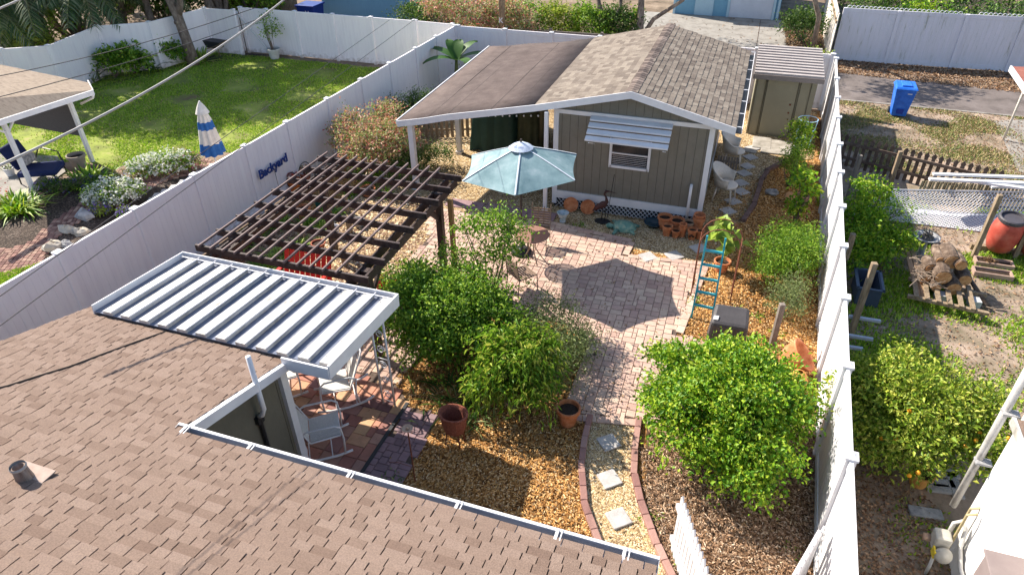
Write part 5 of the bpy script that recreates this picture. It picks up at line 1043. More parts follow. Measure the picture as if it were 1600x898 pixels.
# white stucco house
WH = thing('stucco_house', (5, 6, 0), 'white stucco house wall with pipes at the right edge beside the orange tree', 'house')
mb = MB(); mb.box(5.8, 3.4, 0, 4.1, 7.8, 2.62); mb.box(5.8, 7.19, 2.6, 4.1, .22, .75); mb.build('wall', whitewall, WH)
mb = MB(); mb.hexa([(3.6, -1, 2.62), (9, -1, 2.62), (9, 7.06, 2.62), (3.6, 7.06, 2.62)], [(3.58, -1, 2.7), (9, -1, 3.4), (9, 7.06, 3.4), (3.58, 7.06, 2.7)]); mb.build('roof', shm, WH)
mb = MB(); mb.beam((3.565, -1, 2.66), (3.565, 7.08, 2.66), .04, .1); mb.build('fascia', dirtywhite, WH)
mb = MB(); mb.tube([(3.62, 7.42, .75), (3.62, 7.42, 3.5)], .045, 10); mb.tube([(3.62, 7.42, 3.5), (3.62, 7.42, 3.56), (3.5, 7.5, 3.62)], [.06, .09, .07], 10); mb.build('service_mast', dirtywhite, WH, smooth=True)
for z_ in (1.65, 2.5): mb = MB(); mb.box(3.66, 7.38, z_, .18, .12, .03); mb.build('strap', greystone, WH)
mb = MB()
for k, x in enumerate((3.66, 3.6)): mb.tube([(x, 7.1-.12*k, .2), (x, 7.1-.12*k, 1.1), (x+.1, 7.1-.12*k, 1.15)], .018, 6)
mb.build('copper_pipe', mat('old_pipe', [(.3, .24, .12), (.45, .38, .22)], .6, 9), WH)
GM = thing('gas_meter', (3.5, 6.95, 0), 'grey gas meter with bent pipes mounted low beside the white house', 'gas meter')
gmm = mat('meter_grey', [(.3, .29, .25), (.45, .43, .38)], .5, 8)
mb = MB(); mb.box(3.46, 6.95, .45, .2, .2, .24); b = mb.build('meter_body', gmm, GM, bevel=.03)
mb = MB(); mb.lathe((3.48, 6.76, .5), [(0, -.05), (.09, -.05), (.11, 0), (.09, .05), (0, .06)], 16, axis=Matrix.Rotation(R(60), 3, 'X')); mb.build('regulator', gmm, GM, smooth=True)
mb = MB(); mb.tube([(3.55, 7.05, .6), (3.55, 7.05, .82), (3.62, 7.05, .9), (3.68, 7.0, .82), (3.68, 6.9, .55), (3.7, 6.7, .4), (3.72, 6.45, .4), (3.72, 6.45, 0)], .028, 8); mb.tube([(3.42, 6.85, .45), (3.42, 6.8, .2), (3.42, 6.8, 0)], .022, 8); mb.build('pipe', mat('pipe_paint', (.56, .55, .52), .5), GM, smooth=True)
mb = MB(); mb.tube([(3.28, 7.0, .5), (3.36, 7.0, .5)], .05, 10); mb.build('cap', palepot, GM, smooth=True)
mb = MB(); mb.box(3.38, 6.8, .42, .02, .12, .12); mb.build('yellow_tag', mat('yellow_tag', (.65, .5, .04), .5), GM)
AC = thing('air_conditioner', (3.45, 5.6, 0), 'brown metal air conditioner cabinet at the bottom right against the white wall', 'air conditioner')
acm = mat('brown_cabinet', [(.19, .15, .145), (.24, .195, .185)], .5, 4)
ac0 = at(1505, 898, 1.0)
mb = MB(); mb.box(3.555, 5.45, 1.0, .39, .8, .78); mb.build('cabinet', acm, AC, bevel=.015)
mb = MB(); mb.box(3.55, 5.45, 1.782, .43, .86, .025); mb.build('lid', acm, AC, bevel=.008)
mb = MB(); mb.box(3.6, 5.2, 0, .2, .06, 1.0); mb.box(3.6, 5.7, 0, .2, .06, 1.0); mb.build('stand', acm, AC)
for k, (px, py, sx_, sy_, rt_) in enumerate(((1478, 742, .34, .17, .2), (1472, 758, .34, .17, .2), (1465, 765, .34, .16, .15), (1490, 760, .16, .5, .1), (1445, 803, .45, .18, .1))):
    c = at(px, py); mb = MB(); mb.box(c.x, c.y, .01, sx_, sy_, .05, rt_); tag(mb.build('paving_block', greystone, bevel=.012), 'grey concrete paving block under the orange tree, '+['farthest of the stack', 'second from the far end', 'third from the far end', 'long one against the white house', 'lone long one in the leaf litter'][k], 'paving block', 'paving blocks beside the white house')
c = at(1438, 745, .15); pot('terracotta_pot', (c.x, c.y), .17, .26, mat('amber_clay', [(.55, .26, .06), (.62, .33, .1)], .7, 6), 'amber clay pot under the near side of the orange tree')
c = at(1418, 715, .2); pot('terracotta_pot', (c.x, c.y), .13, .22, palepot, 'pale clay pot behind the amber one under the orange tree')
# rear yard objects
bn = thing('recycling_bin', (5.0, 25.0, 0), 'bright blue wheeled recycling bin standing on dry grass by the alley', 'recycling bin')
mb = MB(); mb.hexa([(4.78, 24.78, .06), (5.22, 24.78, .06), (5.22, 25.22, .06), (4.78, 25.22, .06)], [(4.69, 24.66, .98), (5.31, 24.66, .98), (5.31, 25.3, .98), (4.69, 25.3, .98)]); bb = mb.build('body', bluem, bn, bevel=.03)
mb = MB(); mb.hexa([(4.66, 24.62, .98), (5.34, 24.62, .98), (5.34, 25.36, .98), (4.66, 25.36, .98)], [(4.7, 24.68, 1.04), (5.3, 24.68, 1.04), (5.28, 25.3, 1.09), (4.72, 25.3, 1.09)]); mb.box(5.0, 25.0, 1.04, .3, .5, .055); mb.build('lid', bluem, bn, bevel=.015)
mb = MB(); mb.tube([(4.72, 25.4, .95), (5.28, 25.4, .95)], .018, 8); mb.build('handle', bluem, bn)
for x in (4.76, 5.24):
    mb = MB(); mb.tube([(x-.03, 25.24, .11), (x+.03, 25.24, .11)], .11, 14); mb.build('wheel', darkplastic, bn)
mb = MB(); mb.box(5.12, 24.648, .84, .13, .006, .03); mb.build('sticker', whitep, bb); mb = MB(); mb.hexa([(4.9, 24.73, .16), (5.1, 24.73, .16), (5.1, 24.77, .16), (4.9, 24.77, .16)], [(4.9, 24.71, .32), (5.1, 24.71, .32), (5.1, 24.75, .32), (4.9, 24.75, .32)]); mb.build('foot_panel', mat('deep_blue', (.01, .04, .3), .5), bb)
# dark picket fence
pf = thing('picket_fence', (3.4, 19.9, 0), 'low dark wooden picket fence between patchy grass and the lattice screen', 'fence'); dkw = mat('dark_old_picket', [(.05, .035, .028), (.13, .09, .07), (.2, .15, .12)], .9, 6, .4)
pa_, pb_ = Vector((2.75, 20.35, 0)), Vector((6.6, 18.85, 0)); npk = 24; d_ = (pb_-pa_).normalized()
for k in range(npk):
    c = pa_.lerp(pb_, (k+.5)/npk); mb = MB(); h = .95; w2 = .045; i = 0
    pr = [(-w2, .02), (w2, .02), (w2, h-.14), (w2*1.4, h-.09), (0, h), (-w2*1.4, h-.09), (-w2, h-.14)]; s_ = Vector((-d_.y, d_.x, 0)); m_ = len(pr)
    for o in (s_*0, s_*.022):
        for (x, z) in pr: q = c+d_*x+o; mb.v.append((q.x, q.y, z))
    mb.f += [tuple(range(m_)), tuple(range(2*m_-1, m_-1, -1))]+[(k2, (k2+1) % m_, m_+(k2+1) % m_, m_+k2) for k2 in range(m_)]; mb.build('picket', dkw, pf)
mb = MB()
for z in (.28, .7): mb.beam(pa_+Vector((0, 0, z))-s_*.03, pb_+Vector((0, 0, z))-s_*.03, .04, .08)
mb.build('rail', dkw, pf)
for (px, py, h, lb) in ((1388, 296, 1.1, 'taller dark square post rising through the low picket fence'), (1322, 318, 1.35, 'weathered brown post just over the white fence beside the picket fence'), (1520, 403, 1.6, 'leaning brown timber post left of the red barrel'), (1326, 530, 1.75, 'rough timber post against the outer side of the right vinyl fence'), (1310, 440, 1.2, 'short rough post behind the right vinyl fence by the light green shrub')):
    c = at(px, py); mb = MB(); mb.box(c.x, c.y, 0, .1, .1, h, .2); tag(mb.build('timber_post', oldwood if 'rough' in lb or 'lean' in lb else greywood, bevel=.01), lb, 'post')
# lattice screen leaning + fabric behind
LT = thing('lattice_screen', (5, 18, 0), 'white diamond lattice screen lying back against a tan backing beside the barrels', 'lattice')
a0, a1, b0, b1 = at(1378, 296, .55), at(1620, 300, .85), at(1330, 337, .03), at(1620, 372, .03)
mb = MB(); nn = 44
def bil(u, v): return a0.lerp(a1, u).lerp(b0.lerp(b1, u), v)+Vector((0, 0, -.12*math.sin(PI*v)))
for k in range(-12, nn):
    for sg_ in (1, -1):
        pts = []
        for q in range(9):
            v = q/8; u = (k+ (q*12/8 if sg_ > 0 else 12-q*12/8))/nn
            if 0 <= u <= 1: pts.append(bil(u, v)+Vector((0, 0, .004*sg_)))
        for p, q_ in zip(pts[:-1], pts[1:]): mb.beam(p, q_, .02, .006)
mb.build('lattice', whitep, LT)
mb = MB(); mb.tube([bil(u/10, 1) for u in range(11)], .016, 5); mb.tube([bil(u/10, 0) for u in range(11)], .016, 5); mb.build('frame', whitep, LT)
mb = MB(); mb.quad(bil(0, 1)+Vector((0, .05, -.01)), bil(1, 1)+Vector((0, .05, -.01)), bil(1, .5)+Vector((0, .3, -.1)), bil(0, .5)+Vector((0, .3, -.1))); o_ = mb.build('backing_sheet', mat('pale_blue_sheet', [(.3, .33, .45), (.5, .52, .6)], .7, 3), LT)
mb = MB(); q0, q1 = at(1440, 283, .8), at(1620, 292, .85)
for k in range(30):
    p = q0.lerp(q1, (k+.5)/30); mb.hexa([(p.x-.025, p.y+.1, .1), (p.x+.025, p.y+.1, .1), (p.x+.025, p.y+.12, .1), (p.x-.025, p.y+.12, .1)], [(p.x-.025, p.y+.02, .8), (p.x+.025, p.y+.02, .8), (p.x+.025, p.y+.04, .8), (p.x-.025, p.y+.04, .8)])
tag(mb.build('reed_screen', mat('reed', [(.18, .15, .09), (.36, .31, .2)], .9, 12)), 'tan reed screen standing behind the white lattice', 'screen')
for k, (xa, ya, xb, yb_, z, w_, lb) in enumerate(((1452, 280, 1600, 286, .98, .12, 'long white vinyl board on top of the lattice screen'), (1458, 272, 1600, 277, 1.0, .1, 'white vinyl board at the back of the pile above the lattice'), (1520, 283, 1640, 300, .95, .12, 'white vinyl board crossing towards the right edge above the barrels'), (1548, 292, 1640, 292, .8, .1, 'shorter board under the pile above the red barrel'), (1552, 305, 1640, 316, .6, .1, 'tan board low in the pile behind the red barrel'))):
    mb = MB(); mb.beam(at(xa, ya, z), at(xb, yb_, z), w_, .05); tag(mb.build('vinyl_board', whitep if k < 4 else oldwood), lb, 'board', 'boards piled above the lattice')
# barrels
def barrel(c, label, rx=0, scale=1):
    t = thing('barrel', (0, 0, 0), label, 'barrel', 'red plastic barrels'); prof = [(0, 0), (.2, 0), (.25, .05), (.3, .25), (.32, .45), (.3, .65), (.26, .78), (.25, .8)]
    mb = MB(); mb.lathe((0, 0, 0), prof, 28); mb.build('drum', barrelred, t, smooth=True)
    mb = MB(); mb.lathe((0, 0, .78), [(.25, 0), (.275, .01), (.275, .08), (.25, .1), (.23, .1), (.22, .04), (.21, .05), (0, .05)], 28); mb.build('lid_ring', mat('grey_ring', (.07, .065, .075), .5), t)
    t.location = c; t.rotation_euler = (rx, 0, 0); t.scale = (scale,)*3; return t
bp = at(1558, 388, .15); br = barrel(bp, 'faded red plastic barrel with a dark ring lid beside the leaning post', .12, 1.0)
bp2 = at(1614, 398, .15); dup(br, bp2, 0, 'second faded red barrel cut off by the right edge of the photo'); 
mb = MB(); mb.box(bp.x+.3, bp.y+.1, 0, 1.6, .12, .14); mb.box(bp.x+.36, bp.y-.1, 0, .09, .09, .75); tag(mb.build('barrel_stand', oldwood), 'dark timber stand under the red barrels', 'stand')
# raised planter & bricks
for (px, py, lb) in ((1550, 416, 'shallow weathered wooden trough with dry grass below the red barrel'), (1548, 432, 'second wooden trough board lying in front of the trough below the barrel')):
    c = at(px, py); t = thing('planter_trough', (c.x, c.y, 0), lb, 'planter'); mb = MB()
    for dy in (-.12, .12): mb.box(c.x, c.y+dy, .01, .75, .035, .13)
    for dx in (-.36, .36): mb.box(c.x+dx, c.y, .01, .035, .21, .13)
    mb.build('side_board', mat('pinkish_board', [(.28, .18, .14), (.42, .3, .24)], .9, 6), t); mb = MB(); mb.box(c.x, c.y, .01, .68, .2, .08); mb.build('soil', soilm, t)
    if py < 420: leaves('dry_grass', [(c.x-.1, c.y, .12, .2, .08, .06)], 160, .1, .012, L_fallen, t, clump=.03, upb=0)
# wood pile
wc = at(1475, 445); bark2 = mat('log_bark', [(.045, .03, .022), (.13, .09, .065), (.3, .23, .18)], .95, 8, .8); cutm = mat('log_end', [(.3, .12, .05), (.48, .25, .11), (.62, .4, .22)], .85, 14)
t = thing('wood_stand', (wc.x, wc.y, 0), 'low timber and cinder block stand holding the firewood', 'stand')
mb = MB(); pA, pB = at(1418, 462, .2), at(1545, 490, .2)
mb.beam(pA, pB, .09, .06); mb.beam(pA+Vector((.1, .7, 0)), pB+Vector((.1, .7, 0)), .09, .06)
for k in range(6): q = pA.lerp(pB, .1+k*.14); mb.beam(q+Vector((0, -.05, .05)), q+Vector((.06, .85, .05)), .09, .025)
mb.build('timber', oldwood, t); c = at(1466, 470); cbm = mat('cinder_block', [(.4, .4, .4), (.55, .55, .55)], .9, 20, .4)
for dx in (0, .62): mb = MB(); mb.box(c.x+dx, c.y-.02*(dx > 0), 0, .2, .2, .19, .1); mb.build('cinder_block', cbm, t)
lg = [(1448, 440, .28, .115, 'large log at the left bottom of the firewood pile'), (1463, 450, .28, .08, 'small log between two big ones at the pile bottom'), (1490, 452, .28, .13, 'dark orange cut log at the bottom right of the pile'), (1474, 434, .5, .14, 'thick log in the middle of the firewood pile'), (1508, 438, .42, .11, 'round log at the right end of the pile'), (1488, 410, .72, .14, 'big split log on top of the firewood pile'), (1502, 415, .72, .1, 'log on the top right of the pile'), (1470, 408, .7, .08, 'thin log on the top left of the pile'), (1455, 420, .55, .1, 'log lying crosswise on the left of the pile')]
for k, (px, py, z, r, lb) in enumerate(lg):
    r *= 1.22
    c = at(px, py, z); dr_ = Vector((-.12+.05*math.sin(k*2), 1, .06)); dr_.normalize(); L_ = .42+.1*math.sin(k*3); c = c-dr_*.0
    t = thing('log', c, lb, 'log', 'firewood logs'); mb = MB(); n_ = 14; g = random.Random(k)
    mb.tube([c+dr_*.005, c+dr_*L_*.5+Vector((0, 0, .01)), c+dr_*L_], [r, r*1.06, r*.97], n_, cap=True)
    mb.v = [(a+g.uniform(-.008, .008), b, z2+g.uniform(-.008, .008)) for a, b, z2 in mb.v]; mb.build('bark', bark2, t)
    mb = MB(); mb.tube([c-dr_*.012, c+dr_*.008], r*.88, n_); mb.build('cut_face', cutm, t)
mb = MB(); g = random.Random(9)
for k in range(40):
    c = at(1420+g.random()*36, 398+g.random()*52, .35+g.random()*.25); a = g.uniform(-.7, .9); l = g.uniform(.2, .5); mb.tube([c, c+Vector((math.cos(a)*l*.5, math.sin(a)*l*.5+.05, g.uniform(-.06, .08))), c+Vector((math.cos(a)*l, math.sin(a)*l, g.uniform(-.1, .1)))], [.009, .007, .004], 5)
tag(mb.build('brushwood', mat('dry_twigs', [(.2, .14, .1), (.45, .36, .28)], .9, 9)), 'heap of dry twigs on the left of the firewood pile', 'twigs')
mb = MB(); c = at(1550, 480, .02)
for k in range(26):
    o_ = c+Vector((g.uniform(-.35, .15), g.uniform(-.1, .3), .03)); a = g.uniform(-.8, .4); l = g.uniform(.15, .4); mb.tube([o_, o_+Vector((math.cos(a)*l, math.sin(a)*l, g.uniform(0, .1)))], [.01, .004], 5)
tag(mb.build('brushwood', mat('dry_twigs', 0)), 'small heap of twigs at the right foot of the firewood stand', 'twigs')
c = at(1545, 482, .05); mb = MB(); mb.tube([c, c+Vector((-.35, .6, .3))], [.05, .04], 10); tag(mb.build('log', bark2, smooth=True), 'long thin log leaning at the right end of the firewood stand', 'log', 'firewood logs')
for k, (xa, ya, xb, yb_) in enumerate(((1417, 392, 1436, 464), (1426, 392, 1446, 470))):
    mb = MB(); mb.beam(at(xa, ya, .35), at(xb, yb_, .12), .1, .03); tag(mb.build('timber_plank', mat('orange_plank', [(.3, .18, .1), (.5, .34, .22)], .85, 5, .3)), ['wide weathered plank leaning on the left of the firewood pile', 'narrow plank beside the wide one on the left of the firewood'][k], 'plank')
# bird bath
c = at(1436, 402); t = thing('bird_bath', (c.x, c.y, 0), 'stone bird bath filled with sticks behind the firewood pile', 'bird bath')
mb = MB(); mb.lathe((c.x, c.y, 0), [(.14, 0), (.12, .05), (.07, .1), (.06, .4), (.09, .46)], 16); mb.build('pedestal', greystone, t, smooth=True)
mb = MB(); mb.lathe((c.x, c.y, .46), [(0, 0), (.15, .01), (.27, .07), (.28, .1), (.25, .095), (.14, .04), (0, .03)], 24); mb.build('basin', greystone, t, smooth=True)
mb = MB()
for k in range(12): a = k*2.4; mb.tube([(c.x+.15*math.cos(a), c.y+.12*math.sin(a), .53), (c.x+.1*math.cos(a+2.6), c.y+.1*math.sin(a+2.6), .6+.01*k)], .018, 5)
mb.build('stick', greywood, t)
c = at(1448, 372, .1); mb = MB(); mb.lathe((c.x, c.y, 0), [(.2, 0), (.22, .12), (.17, .24), (0, .28)], 12); tag(mb.build('mesh_basket', mat('dark_green_mesh', (.025, .045, .03), .8)), 'upturned dark mesh basket in the grass behind the bird bath', 'basket')
# grey tub and pipes
c = at(1352, 455, .15); t = thing('plastic_tub', (c.x, c.y, 0), 'dark grey plastic storage tub just over the right vinyl fence', 'tub'); x, y = c.x, c.y; gm_ = mat('slate_tub', (.05, .07, .11), .4)
mb = MB()
for (dx, dy, sx_, sy_) in ((0, -.36, .44, .03), (0, .36, .44, .03), (-.21, 0, .03, .7), (.21, 0, .03, .7)): mb.box(x+dx, y+dy, .02, sx_, sy_, .42)
mb.box(x, y, .02, .42, .7, .03); mb.build('tub_body', gm_, t); mb = MB()
for (dx, dy, sx_, sy_) in ((0, -.38, .52, .05), (0, .38, .52, .05), (-.24, 0, .05, .8), (.24, 0, .05, .8)): mb.box(x+dx, y+dy, .43, sx_, sy_, .03)
mb.build('rim', gm_, t)
for k, (xa, ya, xb, yb_) in enumerate(((1334, 494, 1376, 502), (1329, 523, 1364, 530), (1329, 541, 1348, 545))):
    mb = MB(); mb.beam(at(xa-8, ya, .5), at(xb, yb_, .5), .06, .05); tag(mb.build('pipe_stub', mat('grey_blue_rail', (.42, .45, .52), .5)), 'short pale rail sticking out of the fence behind the orange tree, '+['the farthest and longest', 'the middle one', 'the nearest and shortest'][k], 'rail', 'pale rails behind the fence')
# small canopy, top right
cp = thing('patio_canopy', (9, 24, 0), 'brown and white patio canopy corner with a thin pole at the right edge', 'canopy')
pb_ = at(1567, 220); ph_ = 2.05; pt = Vector((pb_.x, pb_.y, ph_))
mb = MB(); mb.tube([pb_, pt], .035, 8); mb.build('pole', wicker, cp, smooth=True)
ca, cb, cc_ = at(1581, 104, ph_+.05), at(1660, 100, ph_+.3), at(1606, 140, ph_+.05)
mb = MB(); mb.hexa([ca-Vector((0, 0, .12)), cc_-Vector((0, 0, .12)), cc_+Vector((3, .1, 0)), ca+Vector((3, .1, 0))], [ca, cc_, cc_+Vector((3, .1, .12)), ca+Vector((3, .1, .12))]); mb.build('roof', mat('rust_roof', [(.2, .06, .04), (.3, .12, .09)], .8, 6), cp)
mb = MB(); mb.beam(ca-Vector((.02, 0, .06)), cc_-Vector((.02, 0, .06)), .05, .16); mb.build('fascia', whitep, cp)
# wavy trellis top on mildew fence
wt = thing('scallop_trim', (3.3, 31.2, 2.0), 'scalloped white wire trim along the top of the mildew stained fence', 'trim')
mb = MB()
for k in range(26):
    for s_ in ((3.3, 7.4),):
        x = 3.4+k*.155; mb.tube([(x+.075*math.cos(a), 31.2, 2.02+.09*math.sin(a)) for a in np.linspace(0, PI, 7)], .014, 5)
for k in range(28): x = 8.0+k*.155; mb.tube([(x+.075*math.cos(a), 31.3, 2.02+.09*math.sin(a)) for a in np.linspace(0, PI, 7)], .014, 5)
mb.build('scallop', whitep, wt)
# ---------------------------------------------------------------- BEYOND (top edge)
gd = leafmat('garden_leaves', [(.02, .06, .02), (.05, .12, .03), (.12, .22, .05), (.22, .34, .06)], .3)
for k, (x, y, r, h, m_, lb) in enumerate(((4.6, 33.6, 1.0, .7, L_dark, 'dark shrub behind the left end of the mildew stained fence'), (6.6, 34, .9, .7, L_lime, 'bright green shrub behind the middle of the mildew stained fence'), (8.6, 34, 1.1, .7, gd, 'mid green shrub behind the right part of the mildew stained fence'), (10.8, 34, 1.1, .8, gd, 'green shrub behind the fence at the top right'), (13, 34.5, 1.2, .8, L_lime, 'light green shrub at the far top right corner'), (7.6, 36.5, 1.4, .9, L_dark, 'dark mass of leaves at the top edge right of centre'), (11.2, 37, 1.5, .9, L_dark, 'dark shrub at the top right edge'), (4.8, 37, 1.3, .9, L_dark, 'dark shrub at the top edge beside the wooden fence'))):
    bush('shrub', (x, y-.6, 0), [(0, 0, h*1.5, r*1.25, r*.8, h*1.3), (r*.6, .3, h*.5, r*.6, r*.6, h*.5)], 2600, .14, .07, m_, lb, r=.03, seed=60+k, clump=.14, group='shrubs behind the mildew stained fence')
sheet('garden_ground', [(3.3, 31.4), (16, 31.6), (16, 45), (3.3, 45)], bedm, .008)
# tall wood fence perpendicular
wf = thing('board_fence', (3.0, 33, 0), 'weathered board fence running back beside the driveway litter', 'fence')
mb = MB()
for k in range(24): mb.box(3.02, 30.6+k*.3, .02, .03, .26, 1.9)
mb.build('board', wicker, wf); mb = MB(); mb.beam((2.98, 30.5, 1.6), (2.98, 37.7, 1.6), .05, .09); mb.build('rail', oldwood, wf)
sheet('litter_bed', [(1.2, 37.5), (2.9, 37.5), (2.9, 25), (2.0, 25), (1.6, 30)], bedm, .02)
chips('leaf_litter', [(1.1, 38), (2.95, 38), (2.95, 25.2), (2.0, 25.2), (1.6, 30)], 6500, .09, .04, L_fallen, .03, 70, .8)
bush('shrub', (2.35, 29.2, 0), [(0, 0, .4, .5, .7, .35), (0, -1.2, .35, .4, .6, .3)], 1800, .1, .05, L_yellow, 'pale green weeds at the foot of the weathered board fence', r=.02, seed=71)
bush('shrub', (2.0, 33.5, 0), [(0, 0, .7, .8, 1.2, .6)], 2600, .12, .06, L_dark, 'dark tangled shrub beyond the driveway beside the board fence', r=.03, seed=72)
t = thing('tree', (2.45, 31.6, 0), 'thin trunk tree at the end of the driveway beside the weathered board fence', 'tree')
mb = MB(); mb.tube([(2.45, 31.6, 0), (2.4, 31.6, 1.5), (1.5, 31.2, 3.4), (.2, 30.6, 5.2)], [.12, .1, .08, .04], 8); mb.build('trunk', bark, t, smooth=True)
leaves('crown', [(.0, 30.3, 5.3, 1.3, 1.0, .5), (-1.0, 29.6, 5.6, .9, .8, .4), (1.2, 30.8, 5.0, .8, .7, .4)], 1500, .22, .1, L_dark, t, clump=.22, seed=191, shell=.2)
# pale blue garage
GB = thing('garage', (-1.5, 39, 0), 'pale blue garage with a white panelled door beyond the driveway', 'garage')
mb = MB(); mb.box(-1.55, 40, 0, 5.1, 5.4, 2.9); mb.build('wall', bluewall, GB)
mb = MB(); mb.box(-.35, 37.25, .02, 2.0, .04, 2.3)
gdr = mb.build('garage_door', mat('pale_door', [(.5, .54, .62), (.58, .62, .7)], .5, 3), GB)
mb = MB()
for r_ in range(5):
    for k in range(4): mb.box(-1.1+k*.5, 37.235, .1+r_*.45, .42, .015, .35)
mb.build('door_panel', mat('pale_door', 0), gdr)
lbt = mat('light_blue_trim', [(.36, .52, .62), (.42, .58, .68)], .6, 3)
for x, w_, h_ in ((-1.42, .12, 2.6), (.72, .12, 2.6), (.92, .1, 2.9), (-4.05, .12, 2.9)): mb = MB(); mb.box(x, 37.25, 0, w_, .08, h_); mb.build('trim', lbt, GB)
mb = MB(); mb.box(-2.6, 37.26, .02, .9, .04, 2.1); mb.build('door', lbt, GB)
mb = MB(); mb.box(-1.55, 40, 2.9, 5.6, 6, .15); mb.build('roof', greystone, GB)
HB = thing('house', (-17, 34, 0), 'pale blue sided house beyond the back fence at the top left of centre', 'house')
mb = MB(); mb.box(-17.2, 33.2, 0, 6.4, 5, 3.0); hw = mb.build('wall', bluewall, HB)
mb = MB()
for k in range(20): mb.box(-15.2, 30.69, .1+k*.14, 2.3, .02, .02)
mb.build('siding_line', mat('light_blue_trim', 0), hw)
mb = MB(); mb.box(-17.2, 33.2, 3.0, 7, 5.6, .12); mb.build('roof', greystone, HB)
FB = thing('board_fence', (-21.5, 29, 0), 'tall brown board fence beyond the back fence at the top left', 'fence')
for k in range(22):
    mb = MB(); mb.box(-24.0+k*.17, 28.6, .02, .16, .03, 1.85); mb.build('board', oldwood, FB)
rb2 = thing('recycling_bin', (-19.6, 28.6, 0), 'dark blue recycling bin with a white emblem behind the back fence', 'recycling bin')
mb = MB(); mb.hexa([(-20, 28.2, .02), (-19.3, 28.2, .02), (-19.3, 28.9, .02), (-20, 28.9, .02)], [(-20.1, 28.1, 1.3), (-19.2, 28.1, 1.3), (-19.2, 29, 1.3), (-20.1, 29, 1.3)]); mb.build('body', mat('navy_plastic', (.01, .035, .22), .4), rb2, bevel=.03)
mb = MB(); mb.box(-19.65, 28.55, 1.3, 1.0, 1.0, .08); mb.build('lid', mat('navy_plastic', 0), rb2, bevel=.02)
mb = MB(); mb.box(-19.55, 28.09, .95, .2, .02, .03); mb.box(-19.62, 28.09, 1.05, .03, .02, .1); mb.box(-19.48, 28.09, 1.05, .03, .02, .1); mb.build('emblem', whitep, rb2)
# red flowering shrub & hedge
bush('flowering_shrub', (-11.6, 28.6, 0), [(0, 0, 1.3, 1.2, .9, .8), (1.5, .2, 1.3, 1.0, .8, .8), (-1.3, 0, 1.0, .9, .8, .7), (2.2, 0, .9, .7, .7, .7), (.6, -.7, .7, .9, .6, .6)], 11000, .11, .055, L_red, 'large shrub of red, orange and green leaves behind the back fence', r=.05, seed=80, clump=.12, per=12)
bush('shrub', (-13.6, 28.4, 0), [(0, 0, 1.0, .9, .7, .8), (-1, .4, .9, .8, .6, .7)], 4200, .1, .05, L_dark, 'dark green shrub left of the red leaved shrub behind the back fence', r=.04, seed=81, clump=.12)
bush('small_tree', (-11.9, 26.4, 0), [(0, 0, 2.0, .75, .6, .5), (-.7, .1, 2.1, .4, .35, .3), (.6, .1, 1.8, .5, .4, .4)], 2400, .11, .055, L_red, 'small open tree poking over the corner where the white fences meet', 'tree', r=.03, seed=82, trunk='trunk', crown='crown')
for k, x in enumerate((-9.7, -8.2, -6.8, -5.6)):
    bush('hedge_shrub', (x, 30.2+.15*k, 0), [(0, 0, .8, .95, .6, .75), (.4, -.3, .5, .7, .5, .5), (-.3, .2, 1.1, .6, .5, .45)], 4200, .11, .055, [L_mid, L_orange, L_mid, L_dark][k], ['green hedge shrub right beside the utility pole', 'yellowish hedge shrub behind the grey rail fence', 'mid green hedge shrub behind the long top rail', 'dark green hedge shrub nearest the bare trunks behind the shed roof'][k], r=.03, seed=83+k, clump=.13, group='hedge shrubs behind the rail fence')
rfn = thing('rail_fence', (-8, 28.7, 0), 'grey split rail fence in front of the hedge behind the shed', 'fence')
for x in (-10.2, -8.1, -5.9): mb = MB(); mb.box(x, 28.6, 0, .1, .1, 1.05); mb.build('post', greywood, rfn)
for z in (.42, .88): mb = MB(); mb.beam((-10.6, 28.6, z), (-5.5, 28.75, z), .05, .13); mb.build('rail', greywood, rfn)
up_ = thing('utility_pole', (-9.9, 27.6, 0), 'brown wooden utility pole with a small white K mark behind the back fence', 'utility pole')
mb = MB(); mb.tube([(-10.0, 27.9, 0), (-10.0, 27.9, 7.0)], .13, 12); mb.build('pole', oldwood, up_, smooth=True)
tk = text_mesh('K', .28, .005, whitep, 'pole_mark'); tk.parent = up_; tk.location = (-.09, .14, 1.35); tk.rotation_euler = (R(90), 0, 0)
# two trunk tree behind shed
t = thing('tree', (-5.2, 31.2, 0), 'forked tree with bare grey limbs and bright leaves behind the shed ridge', 'tree')
mb = MB()
for pts, r in (([(-6.0, 30.5, 0), (-6.05, 30.5, .7), (-6.5, 30.6, 1.6), (-6.9, 30.8, 3.0)], [.16, .14, .1, .05]), ([(-6.0, 30.5, .7), (-5.6, 30.7, 1.6), (-5.7, 31, 3.4)], [.12, .08, .04]), ([(-4.6, 30.4, 0), (-4.65, 30.4, 1.0), (-4.75, 30.7, 2.2), (-4.7, 31, 3.8)], [.18, .15, .12, .07]), ([(-4.6, 30.4, .4), (-4.1, 30.3, 1.3), (-3.0, 30.3, 2.1), (-2.4, 30.4, 2.9)], [.1, .09, .07, .03])): mb.tube(pts, r, 10)
mb.build('trunk', bark, t, smooth=True)
leaves('crown', [(-7.0, 34.0, 6.2, 1.6, 1.4, .8), (-4.6, 34.6, 6.4, 1.6, 1.2, .8), (-5.6, 31, 2.6, .7, .5, .5), (-5.0, 30.8, 1.1, .3, .3, .45), (-3.2, 30.4, 2.7, .5, .4, .3), (-4.6, 31.2, 3.4, 1.2, .9, .6)], 4600, .16, .08, L_lime, t, clump=.15, seed=90)
